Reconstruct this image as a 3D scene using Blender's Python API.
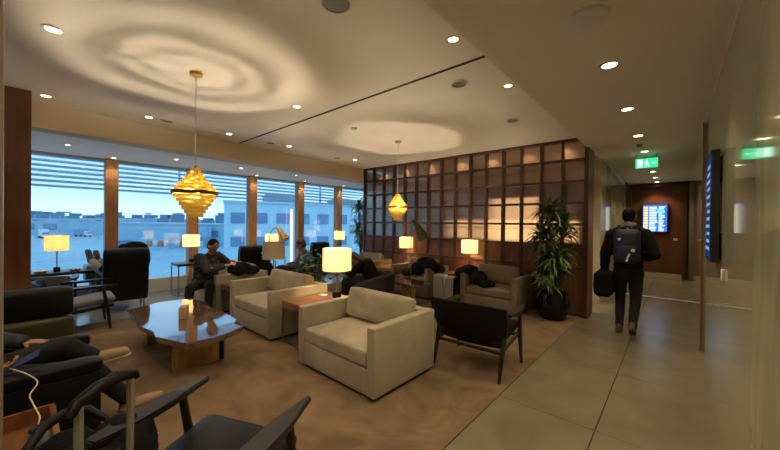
import bpy, bmesh, math, random
from mathutils import Vector, Matrix, Euler, noise
R = math.radians
PI = math.pi
for o in list(bpy.data.objects): bpy.data.objects.remove(o)
C = bpy.context.scene.collection
SC = bpy.context.scene

# ------------------------------------------------------------------ camera
cam_d = bpy.data.cameras.new('camera'); cam = bpy.data.objects.new('camera', cam_d); C.objects.link(cam)
cam_d.sensor_width = 36; cam_d.lens = 322.5/780*36; cam_d.clip_start = .05; cam_d.clip_end = 2000
th, rl, pt = R(41.47), R(.62), R(.355)
Fh = Vector((-math.sin(th), math.cos(th), 0)); Rt = Vector((math.cos(th), math.sin(th), 0)); Up = Vector((0, 0, 1))
F = Fh*math.cos(pt) - Up*math.sin(pt); U = Up*math.cos(pt) + Fh*math.sin(pt)
R2 = Rt*math.cos(rl) + U*math.sin(rl); U2 = -Rt*math.sin(rl) + U*math.cos(rl)
M = Matrix((R2, U2, -F)).transposed().to_4x4(); M.translation = Vector((0, 0, 1.55))
cam.matrix_world = M
SC.camera = cam

# ------------------------------------------------------------------ world, light levels, exposure
LS = 1.0            # multiplier of the lamps of the room
SKY = .82
w = bpy.data.worlds.new('sky'); SC.world = w; w.use_nodes = True
nt = w.node_tree; nt.nodes.clear()
N = nt.nodes.new; L = nt.links.new
tc = N('ShaderNodeTexCoord'); sp = N('ShaderNodeSeparateXYZ'); L(tc.outputs['Generated'], sp.inputs[0])
rp = N('ShaderNodeValToRGB'); L(sp.outputs['Z'], rp.inputs[0])
e = rp.color_ramp.elements
e[0].position = 0.0; e[0].color = (.40, .72, .90, 1)
e[1].position = 1.0; e[1].color = (.16, .40, .72, 1)
for p_, c_ in ((.03, (.48, .76, .92, 1)), (.08, (.27, .56, .82, 1)), (.25, (.18, .46, .78, 1))):
    q = e.new(p_); q.color = c_
mp = N('ShaderNodeMapping'); L(tc.outputs['Generated'], mp.inputs[0]); mp.inputs['Scale'].default_value = (3, 3, 26)
nz = N('ShaderNodeTexNoise'); L(mp.outputs[0], nz.inputs['Vector']); nz.inputs['Scale'].default_value = 1.6; nz.inputs['Detail'].default_value = 5
r2 = N('ShaderNodeValToRGB'); L(nz.outputs[0], r2.inputs[0]); r2.color_ramp.elements[0].position = .45; r2.color_ramp.elements[1].position = .75
mx = N('ShaderNodeMixRGB'); L(r2.outputs[0], mx.inputs[0]); L(rp.outputs[0], mx.inputs[1]); mx.inputs[2].default_value = (.46, .74, .90, 1)
bg = N('ShaderNodeBackground'); L(mx.outputs[0], bg.inputs[0]); bg.inputs[1].default_value = SKY
ow = N('ShaderNodeOutputWorld'); L(bg.outputs[0], ow.inputs[0])
vs = SC.view_settings; vs.view_transform = 'Standard'; vs.look = 'None'; vs.gamma = 1; vs.exposure = 1.15; vs.use_curve_mapping = False
# light portal in the window opening (adds no light of its own)
pl = bpy.data.lights.new('window_portal', 'AREA'); pl.shape = 'RECTANGLE'; pl.size = 10.0; pl.size_y = 2.4; pl.cycles.is_portal = True
po = bpy.data.objects.new('window_portal', pl); C.objects.link(po); po.location = (-8.5, 4.9, 1.5); po.rotation_euler = (R(90), 0, R(-90))

# ------------------------------------------------------------------ materials
MATS = {}
def mat(name, col, rough=.6, metal=0, var=0, scale=8, bump=0, bscale=60, emis=None, estr=0, spec=.5, stretch=None, trans=0, sheen=0, col2=None, dist=0):
    if name in MATS: return MATS[name]
    m = bpy.data.materials.new(name); m.use_nodes = True; n = m.node_tree; b = n.nodes['Principled BSDF']
    b.inputs['Base Color'].default_value = (*col, 1); b.inputs['Roughness'].default_value = rough; b.inputs['Metallic'].default_value = metal
    b.inputs['Specular IOR Level'].default_value = spec
    if trans: b.inputs['Transmission Weight'].default_value = trans
    if sheen: b.inputs['Sheen Weight'].default_value = sheen; b.inputs['Sheen Roughness'].default_value = .4
    if emis: b.inputs['Emission Color'].default_value = (*emis, 1); b.inputs['Emission Strength'].default_value = estr
    if var or bump or col2:
        t = n.nodes.new('ShaderNodeTexCoord'); mpn = n.nodes.new('ShaderNodeMapping'); n.links.new(t.outputs['Object'], mpn.inputs[0])
        if stretch: mpn.inputs['Scale'].default_value = stretch
    if var or col2:
        z = n.nodes.new('ShaderNodeTexNoise'); n.links.new(mpn.outputs[0], z.inputs['Vector']); z.inputs['Scale'].default_value = scale; z.inputs['Detail'].default_value = 6
        z.inputs['Distortion'].default_value = dist
        r = n.nodes.new('ShaderNodeValToRGB'); n.links.new(z.outputs[0], r.inputs[0])
        c2 = col2 or tuple(min(1, c*(1+var)) for c in col); c1 = col if col2 else tuple(c*(1-var) for c in col)
        r.color_ramp.elements[0].position = .32; r.color_ramp.elements[1].position = .68
        r.color_ramp.elements[0].color = (*c1, 1); r.color_ramp.elements[1].color = (*c2, 1)
        n.links.new(r.outputs[0], b.inputs['Base Color'])
    if bump:
        z2 = n.nodes.new('ShaderNodeTexNoise'); n.links.new(mpn.outputs[0], z2.inputs['Vector']); z2.inputs['Scale'].default_value = bscale; z2.inputs['Detail'].default_value = 4
        bp = n.nodes.new('ShaderNodeBump'); bp.inputs['Strength'].default_value = bump; bp.inputs['Distance'].default_value = .01
        n.links.new(z2.outputs[0], bp.inputs['Height']); n.links.new(bp.outputs[0], b.inputs['Normal'])
    MATS[name] = m; return m
def coatit(m, w_, ior, rg):
    b = m.node_tree.nodes['Principled BSDF']; b.inputs['Coat Weight'].default_value = w_; b.inputs['Coat IOR'].default_value = ior; b.inputs['Coat Roughness'].default_value = rg
def emit(name, col, s):
    if name in MATS: return MATS[name]
    m = bpy.data.materials.new(name); m.use_nodes = True; n = m.node_tree; n.nodes.clear()
    e_ = n.nodes.new('ShaderNodeEmission'); e_.inputs[0].default_value = (*col, 1); e_.inputs[1].default_value = s
    o_ = n.nodes.new('ShaderNodeOutputMaterial'); n.links.new(e_.outputs[0], o_.inputs[0]); MATS[name] = m; return m
def shade_mat(name, col, s, base=(.8, .7, .5)):
    m = bpy.data.materials.new(name); m.use_nodes = True; n = m.node_tree; n.nodes.clear()
    t = n.nodes.new('ShaderNodeTexCoord'); mpn = n.nodes.new('ShaderNodeMapping'); n.links.new(t.outputs['Object'], mpn.inputs[0]); mpn.inputs['Scale'].default_value = (1, 1, .05)
    z = n.nodes.new('ShaderNodeTexNoise'); n.links.new(mpn.outputs[0], z.inputs['Vector']); z.inputs['Scale'].default_value = 22
    r = n.nodes.new('ShaderNodeValToRGB'); n.links.new(z.outputs[0], r.inputs[0]); r.color_ramp.elements[0].position = .35; r.color_ramp.elements[1].position = .65
    r.color_ramp.elements[0].color = (col[0]*.8, col[1]*.72, col[2]*.6, 1); r.color_ramp.elements[1].color = (*col, 1)
    e_ = n.nodes.new('ShaderNodeEmission'); n.links.new(r.outputs[0], e_.inputs[0]); e_.inputs[1].default_value = s
    d = n.nodes.new('ShaderNodeBsdfDiffuse'); d.inputs[0].default_value = (*base, 1)
    tr = n.nodes.new('ShaderNodeBsdfTranslucent'); tr.inputs[0].default_value = (*base, 1)
    a = n.nodes.new('ShaderNodeMixShader'); a.inputs[0].default_value = .5; n.links.new(d.outputs[0], a.inputs[1]); n.links.new(tr.outputs[0], a.inputs[2])
    ad = n.nodes.new('ShaderNodeAddShader'); n.links.new(a.outputs[0], ad.inputs[0]); n.links.new(e_.outputs[0], ad.inputs[1])
    o_ = n.nodes.new('ShaderNodeOutputMaterial'); n.links.new(ad.outputs[0], o_.inputs[0]); MATS[name] = m; return m
def glass_mat(name, refl=.07, tint=(1, 1, 1)):
    m = bpy.data.materials.new(name); m.use_nodes = True; n = m.node_tree; n.nodes.clear()
    t = n.nodes.new('ShaderNodeBsdfTransparent'); t.inputs[0].default_value = (*tint, 1)
    g = n.nodes.new('ShaderNodeBsdfGlossy'); g.inputs['Roughness'].default_value = .01; g.inputs[0].default_value = (1, 1, 1, 1)
    a = n.nodes.new('ShaderNodeMixShader'); a.inputs[0].default_value = refl; n.links.new(t.outputs[0], a.inputs[1]); n.links.new(g.outputs[0], a.inputs[2])
    o_ = n.nodes.new('ShaderNodeOutputMaterial'); n.links.new(a.outputs[0], o_.inputs[0]); MATS[name] = m; return m
def fluted_mat(name):
    m = bpy.data.materials.new(name); m.use_nodes = True; n = m.node_tree; n.nodes.clear()
    rf = n.nodes.new('ShaderNodeBsdfRefraction'); rf.inputs[0].default_value = (.88, .80, .74, 1); rf.inputs['Roughness'].default_value = .26; rf.inputs['IOR'].default_value = 1.12
    tr = n.nodes.new('ShaderNodeBsdfTranslucent'); tr.inputs[0].default_value = (.34, .22, .17, 1)
    gl = n.nodes.new('ShaderNodeBsdfGlossy'); gl.inputs['Roughness'].default_value = .16; gl.inputs[0].default_value = (.9, .85, .8, 1)
    t = n.nodes.new('ShaderNodeTexCoord'); wv = n.nodes.new('ShaderNodeTexWave'); wv.bands_direction = 'X'; wv.inputs['Scale'].default_value = 14
    n.links.new(t.outputs['Object'], wv.inputs['Vector'])
    bp = n.nodes.new('ShaderNodeBump'); bp.inputs['Strength'].default_value = .35; bp.inputs['Distance'].default_value = .01; n.links.new(wv.outputs[0], bp.inputs['Height'])
    for s in (rf, gl): n.links.new(bp.outputs[0], s.inputs['Normal'])
    a = n.nodes.new('ShaderNodeMixShader'); a.inputs[0].default_value = .18; n.links.new(rf.outputs[0], a.inputs[1]); n.links.new(tr.outputs[0], a.inputs[2])
    b = n.nodes.new('ShaderNodeMixShader'); b.inputs[0].default_value = .10; n.links.new(a.outputs[0], b.inputs[1]); n.links.new(gl.outputs[0], b.inputs[2])
    o_ = n.nodes.new('ShaderNodeOutputMaterial'); n.links.new(b.outputs[0], o_.inputs[0]); MATS[name] = m; return m

def tile_mat():
    m = mat('corridor_stone', (.20, .175, .11), .24, var=.14, scale=1.6, spec=.5, dist=1.0)
    return m
CEIL = mat('ceiling_paint', (.86, .82, .73), .85, var=.02, scale=2)
SOFF = mat('corridor_ceiling_paint', (.80, .74, .63), .75)
WHITE = mat('soffit_paint', (.82, .80, .76), .7)
STONE = tile_mat()
FLOORW = mat('window_floor_stone', (.32, .33, .33), .14, var=.1, scale=3)
CARPET = mat('lounge_carpet', (.155, .105, .062), .95, col2=(.265, .18, .108), scale=2.2, bump=.6, bscale=180, dist=1.4, spec=.15)
MARBLE = mat('glossy_wall_stone', (.44, .43, .27), .06, var=.16, scale=2.2, spec=.75, stretch=(1, 1.4, .25), dist=2)
PIER = mat('honed_stone_pier', (.50, .45, .30), .3, var=.15, scale=4)
WOOD = mat('walnut_grid_wood', (.085, .032, .013), .4, var=.3, scale=6, stretch=(1, 1, .2))
WOODP = mat('cherry_wood_panel', (.16, .068, .032), .5, var=.25, scale=5, stretch=(4, 4, .5))
DOORW = mat('corridor_door_wood', (.13, .045, .02), .32, var=.2, scale=4, stretch=(1, 1, .3))
POST = mat('oak_window_post', (.45, .22, .09), .5, var=.15, scale=6, stretch=(4, 4, .4))
COLW = mat('dark_column_wood', (.17, .062, .025), .45, var=.2, scale=4, stretch=(3, 3, .4))
CREAM = mat('cream_velvet', (.37, .33, .235), .75, var=.10, scale=5, bump=.25, bscale=240, sheen=.3)
CREAMC = mat('cream_velvet_cushion', (.38, .33, .225), .75, var=.14, scale=6, bump=.3, bscale=200, sheen=.35)
TAN = mat('taupe_sofa_fabric', (.22, .17, .115), .85, var=.08, scale=6, bump=.2, bscale=240)
BLKL = mat('black_leather', (.005, .005, .0055), .45, bump=.25, bscale=120, spec=.25)
OLIVE = mat('olive_leather', (.055, .047, .022), .4, bump=.2, bscale=120)
BLKF = mat('black_fabric', (.005, .005, .006), .9, bump=.4, bscale=60, spec=.2)
DKW = mat('ebonised_wood', (.012, .009, .007), .36, var=.3, scale=10)
TABW = mat('polished_walnut_table', (.17, .10, .065), .07, var=.35, scale=2.5, stretch=(.35, 2.2, 1), spec=.9, dist=1.5)
coatit(TABW, 1, 2.1, .05)
LEGW = mat('light_oak_leg', (.42, .27, .10), .35, var=.2, scale=6, stretch=(3, 3, .5))
SIDEW = mat('orange_walnut', (.22, .09, .032), .28, var=.25, scale=6, stretch=(.6, 3, 1))
METAL = mat('satin_metal', (.45, .43, .40), .3, 1)
CHROME = mat('chrome', (.75, .74, .72), .12, 1)
BRASS = mat('brass', (.70, .46, .16), .3, 1)
GOLD = mat('gold_veneer', (.72, .43, .08), .35, .55, var=.08, scale=4)
GOLD2 = mat('dark_bronze_ring', (.16, .10, .03), .4, .6)
BLACK = mat('matt_black', (.012, .012, .012), .6)
GREY = mat('vent_grey', (.25, .23, .20), .6)
LEAF = mat('dracaena_leaf', (.06, .12, .035), .45, col2=(.14, .20, .07), scale=9)
LEAF2 = mat('broad_leaf_green', (.03, .10, .02), .4, col2=(.08, .20, .04), scale=9)
BARK = mat('bark', (.16, .11, .06), .8, var=.3, scale=20)
POT = mat('black_glazed_pot', (.006, .006, .006), .10, spec=.45)
SKIN = mat('skin', (.42, .22, .13), .5, var=.05, scale=10)
HAIRD = mat('dark_hair', (.008, .006, .005), .8, bump=.6, spec=.2, bscale=80)
HAIRB = mat('brown_hair', (.10, .045, .02), .45, bump=.6, bscale=80)
DENIM = mat('dark_trousers', (.007, .008, .011), .85)
NAVY = mat('navy_fabric', (.010, .016, .045), .7, bump=.3, bscale=90)
SUEDE = mat('tan_suede', (.38, .27, .16), .85, bump=.2, bscale=150)
BROWNSH = mat('brown_shoe', (.10, .045, .022), .5)
PAPER = mat('paper', (.75, .72, .66), .7)
SILVER = mat('silver_suitcase', (.62, .66, .70), .3, .3)
BLUES = mat('blue_shirt', (.05, .08, .20), .8)
WSHADE = shade_mat('warm_lamp_shade', (1.0, .72, .34), .36)
OSHADE = shade_mat('amber_lamp_shade', (1.0, .48, .14), .24)
USHADE = mat('unlit_linen_shade', (.62, .55, .42), .8, bump=.2, bscale=200)
GLASS = glass_mat('window_glass', .06)
FLUTE = fluted_mat('fluted_glass')
DL = emit('downlight_glow', (1.0, .80, .48), 6)
VENEER = shade_mat('gold_veneer_shade', (1.0, .66, .12), .07, (.58, .42, .09))

# ------------------------------------------------------------------ helpers
def box(bm, x0, x1, y0, y1, z0, z1, bev=0, seg=2):
    vs_ = [bm.verts.new(p) for p in ((x0, y0, z0), (x1, y0, z0), (x1, y1, z0), (x0, y1, z0), (x0, y0, z1), (x1, y0, z1), (x1, y1, z1), (x0, y1, z1))]
    fs = [bm.faces.new([vs_[i] for i in f]) for f in ((0, 3, 2, 1), (4, 5, 6, 7), (0, 1, 5, 4), (1, 2, 6, 5), (2, 3, 7, 6), (3, 0, 4, 7))]
    if bev:
        es = list({e_ for f in fs for e_ in f.edges})
        bmesh.ops.bevel(bm, geom=es, offset=bev, segments=seg, affect='EDGES', profile=.5)
    return vs_
def axes(d):
    d = d.normalized(); a = Vector((0, 0, 1)) if abs(d.z) < .95 else Vector((1, 0, 0))
    x = d.cross(a).normalized(); return x, d.cross(x).normalized(), d
def tube(bm, pts, rad, seg=10, cap=True, flat=1.0):
    pts = [Vector(p) for p in pts]; rad = rad if isinstance(rad, (list, tuple)) else [rad]*len(pts)
    rings = []; prev = None
    for i, p in enumerate(pts):
        d = (pts[min(i+1, len(pts)-1)] - pts[max(i-1, 0)])
        if d.length < 1e-9: d = Vector((0, 0, 1))
        x, y, d = axes(d)
        if prev is not None:
            x = (prev - d*prev.dot(d)).normalized(); y = d.cross(x)
        prev = x
        rings.append([bm.verts.new(p + (x*math.cos(2*PI*k/seg) + y*math.sin(2*PI*k/seg)*flat)*rad[i]) for k in range(seg)])
    for a, b in zip(rings, rings[1:]):
        for k in range(seg): bm.faces.new((a[k], a[(k+1) % seg], b[(k+1) % seg], b[k]))
    if cap: bm.faces.new(rings[0][::-1]); bm.faces.new(rings[-1])
def lathe(bm, prof, c=(0, 0), seg=32, closed=False):
    rings = []
    for r, z in prof:
        rings.append([bm.verts.new((c[0]+r*math.cos(2*PI*k/seg), c[1]+r*math.sin(2*PI*k/seg), z)) for k in range(seg)])
    pr = list(zip(rings, rings[1:])) + ([(rings[-1], rings[0])] if closed else [])
    for a, b in pr:
        for k in range(seg): bm.faces.new((a[k], a[(k+1) % seg], b[(k+1) % seg], b[k]))
    if not closed:
        if prof[0][0] > 1e-4: bm.faces.new(rings[0][::-1])
        if prof[-1][0] > 1e-4: bm.faces.new(rings[-1])
def prism(bm, poly, z0, z1, bev=0):
    a = [bm.verts.new((x, y, z0)) for x, y in poly]; b = [bm.verts.new((x, y, z1)) for x, y in poly]; n = len(poly)
    f0 = bm.faces.new(a[::-1]); f1 = bm.faces.new(b)
    for i in range(n): bm.faces.new((a[i], a[(i+1) % n], b[(i+1) % n], b[i]))
def cushion(bm, x0, x1, y0, y1, z0, z1, puff=.02, rnd=.06, n=10):
    # rounded pillow-like box
    cx, cy, cz = (x0+x1)/2, (y0+y1)/2, (z0+z1)/2; hx, hy, hz = (x1-x0)/2, (y1-y0)/2, (z1-z0)/2
    b = bmesh.new(); bmesh.ops.create_cube(b, size=2); bmesh.ops.subdivide_edges(b, edges=b.edges[:], cuts=n, use_grid_fill=True)
    for v in b.verts:
        p = v.co.copy(); q = Vector((p.x*hx, p.y*hy, p.z*hz)); r = min(rnd, hx, hy, hz)
        inner = Vector((max(-hx+r, min(hx-r, q.x)), max(-hy+r, min(hy-r, q.y)), max(-hz+r, min(hz-r, q.z))))
        d = q - inner
        if d.length > 1e-6: q = inner + d.normalized()*r
        k = (1-p.x*p.x)*(1-p.y*p.y); kz = (1-p.x*p.x)*(1-p.z*p.z); ky = (1-p.y*p.y)*(1-p.z*p.z)
        s_ = min(hx, hy, hz)
        if hz == s_: q.z += math.copysign(puff*k, p.z) if abs(p.z) > .99 else 0
        elif hy == s_: q.y += math.copysign(puff*kz, p.y) if abs(p.y) > .99 else 0
        else: q.x += math.copysign(puff*ky, p.x) if abs(p.x) > .99 else 0
        v.co = q + Vector((cx, cy, cz))
    me_ = bpy.data.meshes.new('tmp'); b.to_mesh(me_); b.free(); bm.from_mesh(me_); bpy.data.meshes.remove(me_)
def obj(name, bm, m, parent=None, smooth=True):
    bmesh.ops.recalc_face_normals(bm, faces=bm.faces[:])
    me = bpy.data.meshes.new(name); bm.to_mesh(me); bm.free(); me.materials.append(m)
    if smooth and len(me.polygons):
        me.polygons.foreach_set('use_smooth', [True]*len(me.polygons)); me.set_sharp_from_angle(angle=R(38))
    o = bpy.data.objects.new(name, me); C.objects.link(o)
    if parent: o.parent = parent
    return o
def NB(): return bmesh.new()
def tag(o, label, cat, group=None, kind=None):
    o['label'] = label; o['category'] = cat
    if group: o['group'] = group
    if kind: o['kind'] = kind
    return o
def thing(name, label, cat, loc=(0, 0, 0), rz=0, group=None):
    o = bpy.data.objects.new(name, None); C.objects.link(o); o.location = loc; o.rotation_euler = (0, 0, rz); o.empty_display_size = .1
    return tag(o, label, cat, group)
def struct(name, bm, m, smooth=False, parent=None):
    o = obj(name, bm, m, parent, smooth)
    if not parent: o['kind'] = 'structure'
    return o
def copy_tree(o, parent=None):
    c = o.copy(); C.objects.link(c); c.parent = parent
    for ch in list(o.children): copy_tree(ch, c)
    return c
def dup(root, loc, rz=0, label=None, group=None):
    c = copy_tree(root); c.location = loc; c.rotation_euler = (0, 0, rz)
    if label: c['label'] = label
    if group: c['group'] = group
    return c
def sbox(name, *a, m=None, kind='structure', **k):
    b = NB(); box(b, *a, **k); return struct(name, b, m)
def light(name, kind, loc, power, col=(1, .72, .42), parent=None, size=.05, spot=None, rot=None, blend=.6):
    d = bpy.data.lights.new(name, kind); d.energy = power*LS; d.color = col
    if kind == 'AREA': d.size = size
    else: d.shadow_soft_size = size
    if spot: d.spot_size = R(spot); d.spot_blend = blend
    o = bpy.data.objects.new(name, d); C.objects.link(o); o.location = loc
    if rot: o.rotation_euler = rot
    if parent: o.parent = parent
    return o

# ------------------------------------------------------------------ the setting
ZC, ZS, ZB = 3.02, 2.84, 2.72     # main ceiling, corridor ceiling, window soffit
GY = 6.2                          # grid partition
b = NB(); box(b, -6.45, -1.17, -2.5, 6.15, -.02, .012); box(b, -6.45, -1.25, 6.3, 9.4, -.02, .01)
struct('floor_carpet', b, CARPET)
b = NB(); box(b, -8.6, -6.45, -2.5, 10, -.12, 0); struct('floor_window', b, FLOORW)
b = NB()
for (x0, x1) in ((-1.17, -.435), (-.43, .34)):
    for j in range(-2, 11):
        y0 = j*1.25 + .35
        box(b, x0, x1-.004, y0, y0+1.245, -.05, 0)
struct('floor_corridor', b, STONE)
b = NB(); box(b, -8.7, .5, -2.6, 14, -.3, -.121); box(b, -6.5, .36, -2.6, 14, -.13, -.03); struct('floor_slab', b, mat('grout', (.14, .12, .09), .7))
sbox('trim_1', -1.3, .33, 9.02, 9.10, -.04, .006, m=mat('pale_threshold', (.62, .60, .55), .4))
# main ceiling with the slot cut in it
b = NB(); box(b, -6.5, -1.11, -2.5, 2.645, ZC, ZC+.1); box(b, -6.5, -1.11, 2.675, 9.5, ZC, ZC+.1); box(b, -6.5, -1.11, 2.645, 2.675, ZC+.05, ZC+.1)
struct('ceiling', b, CEIL)
sbox('trim_2', -6.15, -1.20, 2.643, 2.677, ZC-.004, ZC+.06, m=BLACK)
b = NB(); box(b, -1.11, .34, -2.5, 13, ZS, ZC+.1); struct('ceiling_corridor', b, SOFF)
b = NB(); prism(b, [(-5.79, -2.5), (-6.43, 6.2), (-6.6, 6.2), (-6.6, 10), (-6.9, 10), (-6.9, 6.2), (-6.0, -2.5)], ZB-.02, ZC-.001); struct('ceiling_bulkhead', b, mat('bulkhead_paint', (.66, .56, .40), .8))
b = NB(); prism(b, [(-8.6, -2.5), (-5.9, -2.5), (-6.55, 6.2), (-6.7, 10), (-8.6, 10)], ZB+.03, ZB+.1); struct('ceiling_window', b, WHITE)
# walls
b = NB(); box(b, .27, .42, -2.5, 5.55, -.05, ZC); struct('wall_right', b, MARBLE)
b = NB(); box(b, .29, .42, 5.62, 12.6, -.05, ZC); struct('wall_right_far', b, MARBLE)
b = NB(); box(b, .245, .42, 5.55, 5.62, 0, ZS); struct('trim_3', b, mat('bronze_trim', (.30, .19, .08), .35, .6))
b = NB(); box(b, .262, .272, -2.5, 5.55, ZS-.02, ZS); struct('trim_4', b, mat('pale_shadow_gap', (.7, .66, .58), .6))
b = NB(); box(b, -1.3, .42, 12.6, 12.75, -.05, ZC); struct('wall_back', b, DOORW)
b = NB(); box(b, -1.6, -1.16, 8.05, 12.6, -.05, ZC); struct('wall_corridor_left', b, MARBLE)
b = NB(); box(b, -1.26, -1.09, 7.45, 8.05, -.05, ZS+.1); struct('wall_pier', b, PIER)
b = NB(); box(b, -6.5, -1.6, 9.2, 9.4, 0, ZC); struct('wall_bar', b, mat('bar_wall', (.35, .24, .15), .7))
b = NB(); box(b, -8.6, .42, -2.65, -2.5, -.05, ZC+.1); struct('wall_front', b, mat('rear_wall', (.32, .24, .16), .7))
b = NB(); box(b, -8.6, -6.5, 10, 10.15, -.05, ZC); struct('wall_window_end', b, mat('window_end_wall', (.6, .56, .5), .7))
b = NB(); box(b, -1.29, -1.215, -2.5, -.036, 0, ZC, bev=.004); struct('wall_left', b, mat('grey_brown_screen', (.26, .20, .14), .4))
b = NB(); box(b, -5.98, -5.55, -.16, .045, 0, ZC); struct('column_left', b, COLW)
# door at the corridor end: frame, leaf lines
d = NB(); box(d, -1.12, -1.03, 12.5, 12.6, 0, 2.78); box(d, .17, .25, 12.5, 12.6, 0, 2.78); box(d, -1.03, .17, 12.5, 12.6, 2.70, 2.78)
struct('door_1', d, WOOD)
b = NB(); box(b, -1.02, .16, 12.565, 12.598, 0, .14); struct('baseboard_back', b, mat('pale_skirting', (.45, .38, .26), .4))
b = NB(); box(b, -.03, .06, 12.57, 12.6, 1.13, 1.19); tag(obj('wall_switch', b, PAPER), 'white switch plate on the brown wood wall at the corridor end', 'switch')

# window wall -------------------------------------------------------------
PY = [-.35, 1.13, 2.57, 3.97, 5.42, 6.88, 8.35, 9.75]
b = NB(); box(b, -8.62, -8.40, -2.5, 10, 0, .30, bev=.01); struct('trim_5', b, mat('pale_sill', (.55, .56, .56), .4))
b = NB(); box(b, -8.6, -8.4, -2.5, 10, 2.70, ZB+.05); struct('trim_6', b, mat('window_head', (.4, .42, .44), .4))
for i, y in enumerate(PY[1:]):
    b = NB(); box(b, -8.5, -8.30, y-.10, y+.10, 0, ZB+.02, bev=.006); struct('trim_%d' % (7+i), b, POST)
prev = -2.5
for i, y in enumerate(PY[1:] + [10.1]):
    b = NB(); y0 = prev + (.1 if i else 0); y1 = y-.1
    box(b, -8.50, -8.485, y0, y1, .30, 2.70); o = struct('window_%d' % (i+1), b, GLASS); prev = y

# grid partition ----------------------------------------------------------
gx0, gx1, ncol = -6.40, -1.115, 15
zr = [3.02, 2.655, 2.29, 1.925, 1.56, 1.20, .82, .06]
dx = (gx1-gx0)/ncol
root = thing('grid_partition', 'tall brown wooden grid partition with fluted glass panes behind the sofas', 'partition', (0, 0, 0))
b = NB()
for i in range(ncol+1):
    x = gx0+i*dx; box(b, x-.022, x+.022, GY-.05, GY+.05, 0, 3.02)
for z in zr[1:]: box(b, gx0, gx1, GY-.045, GY+.045, z-.02, z+.02)
box(b, gx0-.03, gx1+.03, GY-.055, GY+.055, 2.975, 3.018)
box(b, gx0, gx1, GY-.05, GY+.05, 0, .07)
box(b, gx1-.02, gx1+.04, GY-.06, GY+.06, 0, 3.018)
obj('frame', b, WOOD, root, False)
for i in range(ncol):
    x0 = gx0+i*dx+.02; x1 = gx0+(i+1)*dx-.02
    for j in range(5):
        b = NB(); box(b, x0, x1, GY-.006, GY+.006, zr[j+1]+.018, zr[j]-(.018 if j else .05)); obj('pane', b, FLUTE, root, False)
    b = NB(); box(b, x0, x1, GY-.02, GY+.02, .82, 1.19); box(b, x0, x1, GY-.02, GY+.02, .07, .81); obj('panel', b, WOODP, root, False)
# return panel of the partition along the corridor
b = NB(); box(b, gx1-.02, gx1+.035, GY+.06, GY+.45, 0, ZS); struct('trim_15', b, WOODP)
# bar behind the partition: back-lit shelving
bar = thing('back_bar', 'warmly back lit bar shelving behind the fluted glass partition', 'bar', (0, 0, 0))
b = NB(); box(b, -5.3, -1.7, 8.5, 8.9, 0, 1.1); obj('counter', b, WOODP, bar, False)
b = NB()
for x in (-5.3, -4.4, -3.7, -3.0, -2.3, -1.68): box(b, x-.02, x+.02, 8.6, 8.9, 1.1, 2.1)
for z in (1.12, 1.45, 1.78, 2.08): box(b, -5.3, -1.66, 8.6, 8.9, z-.015, z+.015)
obj('shelf', b, WOODP, bar, False)
b = NB(); box(b, -5.28, -1.70, 8.88, 8.9, 1.13, 1.66); obj('light_panel', b, emit('bar_backlight', (1, .66, .30), .75), bar, False)
light('bar_light', 'AREA', (-3.0, 8.0, 1.6), 3, (1, .66, .32), size=1.2, rot=(R(90), 0, PI))

# ------------------------------------------------------------------ ceiling fixtures
def downlight(x, y, z, label, power, group, spot=110, r=.055):
    t = thing('recessed_downlight', label, 'ceiling light', (x, y, z), 0, group)
    b = NB(); lathe(b, [(r+.018, -.001), (r+.018, -.008), (r, -.010), (r-.005, -.002)], closed=True); obj('trim_ring', b, PAPER, t)
    b = NB(); lathe(b, [(0.0001, -.003), (r-.004, -.003), (r-.004, -.0055), (0.0001, -.0055)], seg=24); obj('lens', b, DL, t)
    light('lamp', 'SPOT', (0, 0, -.03), power*.55, (1, .78, .50), t, .05, spot)
for i, (y, s) in enumerate(((2.36, None), (3.10, 'nearest'), (4.40, 'second nearest'), (5.80, 'third nearest'), (7.1, 'fourth nearest, just before the green exit sign'), (9.85, 'first beyond the green exit sign'), (11.1, 'second beyond the green exit sign'), (12.2, 'farthest, above the wooden end wall'))):
    if s is None: continue
    downlight(-.41, y, ZS, 'round downlight in the corridor ceiling, ' + s, 40, 'corridor downlights')
for y, s in ((.16, 'nearest the left edge of the photo'), (1.16, 'second from the left edge, before the window bulkhead'), (2.26, 'third from the left, before the black slot'), (3.38, 'just past the far end of the black slot'), (5.1, 'farthest, near the grid partition')):
    downlight(-5.62, y, ZC, 'ceiling downlight beside the window bulkhead, ' + s, 20, 'lounge downlights', r=.045)
downlight(-3.62, .14, ZC, 'ceiling downlight above the coffee table, upper left corner of the photo', 24, 'lounge downlights', r=.05)
downlight(-3.62, 2.28, ZC, 'ceiling downlight right of the nearer gold pendant', 30, 'lounge downlights', r=.045)
downlight(-1.34, 2.25, ZC, 'ceiling downlight at the corridor ceiling edge, nearer of the two', 26, 'lounge downlights', r=.04)
downlight(-1.34, 3.38, ZC, 'ceiling downlight at the corridor ceiling edge, farther of the two', 26, 'lounge downlights', r=.04)
for y, s in zip(PY[1:6], ('second wooden', 'third wooden', 'fourth wooden', 'fifth wooden', 'last wooden')):
    downlight(-8.13, y, ZB+.03, 'small downlight in the window soffit over the %s window post' % s, 9, 'window soffit downlights', r=.04)
for y, s in ((.45, 'leftmost in the soffit'), (1.95, 'above the nearer gold pendant'), (3.2, 'second right of the gold pendant'), (4.6, 'third right of the gold pendant')):
    downlight(-7.3, y, ZB+.03, 'small downlight in the middle of the window soffit, ' + s, 9, 'window soffit downlights', r=.035)
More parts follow.
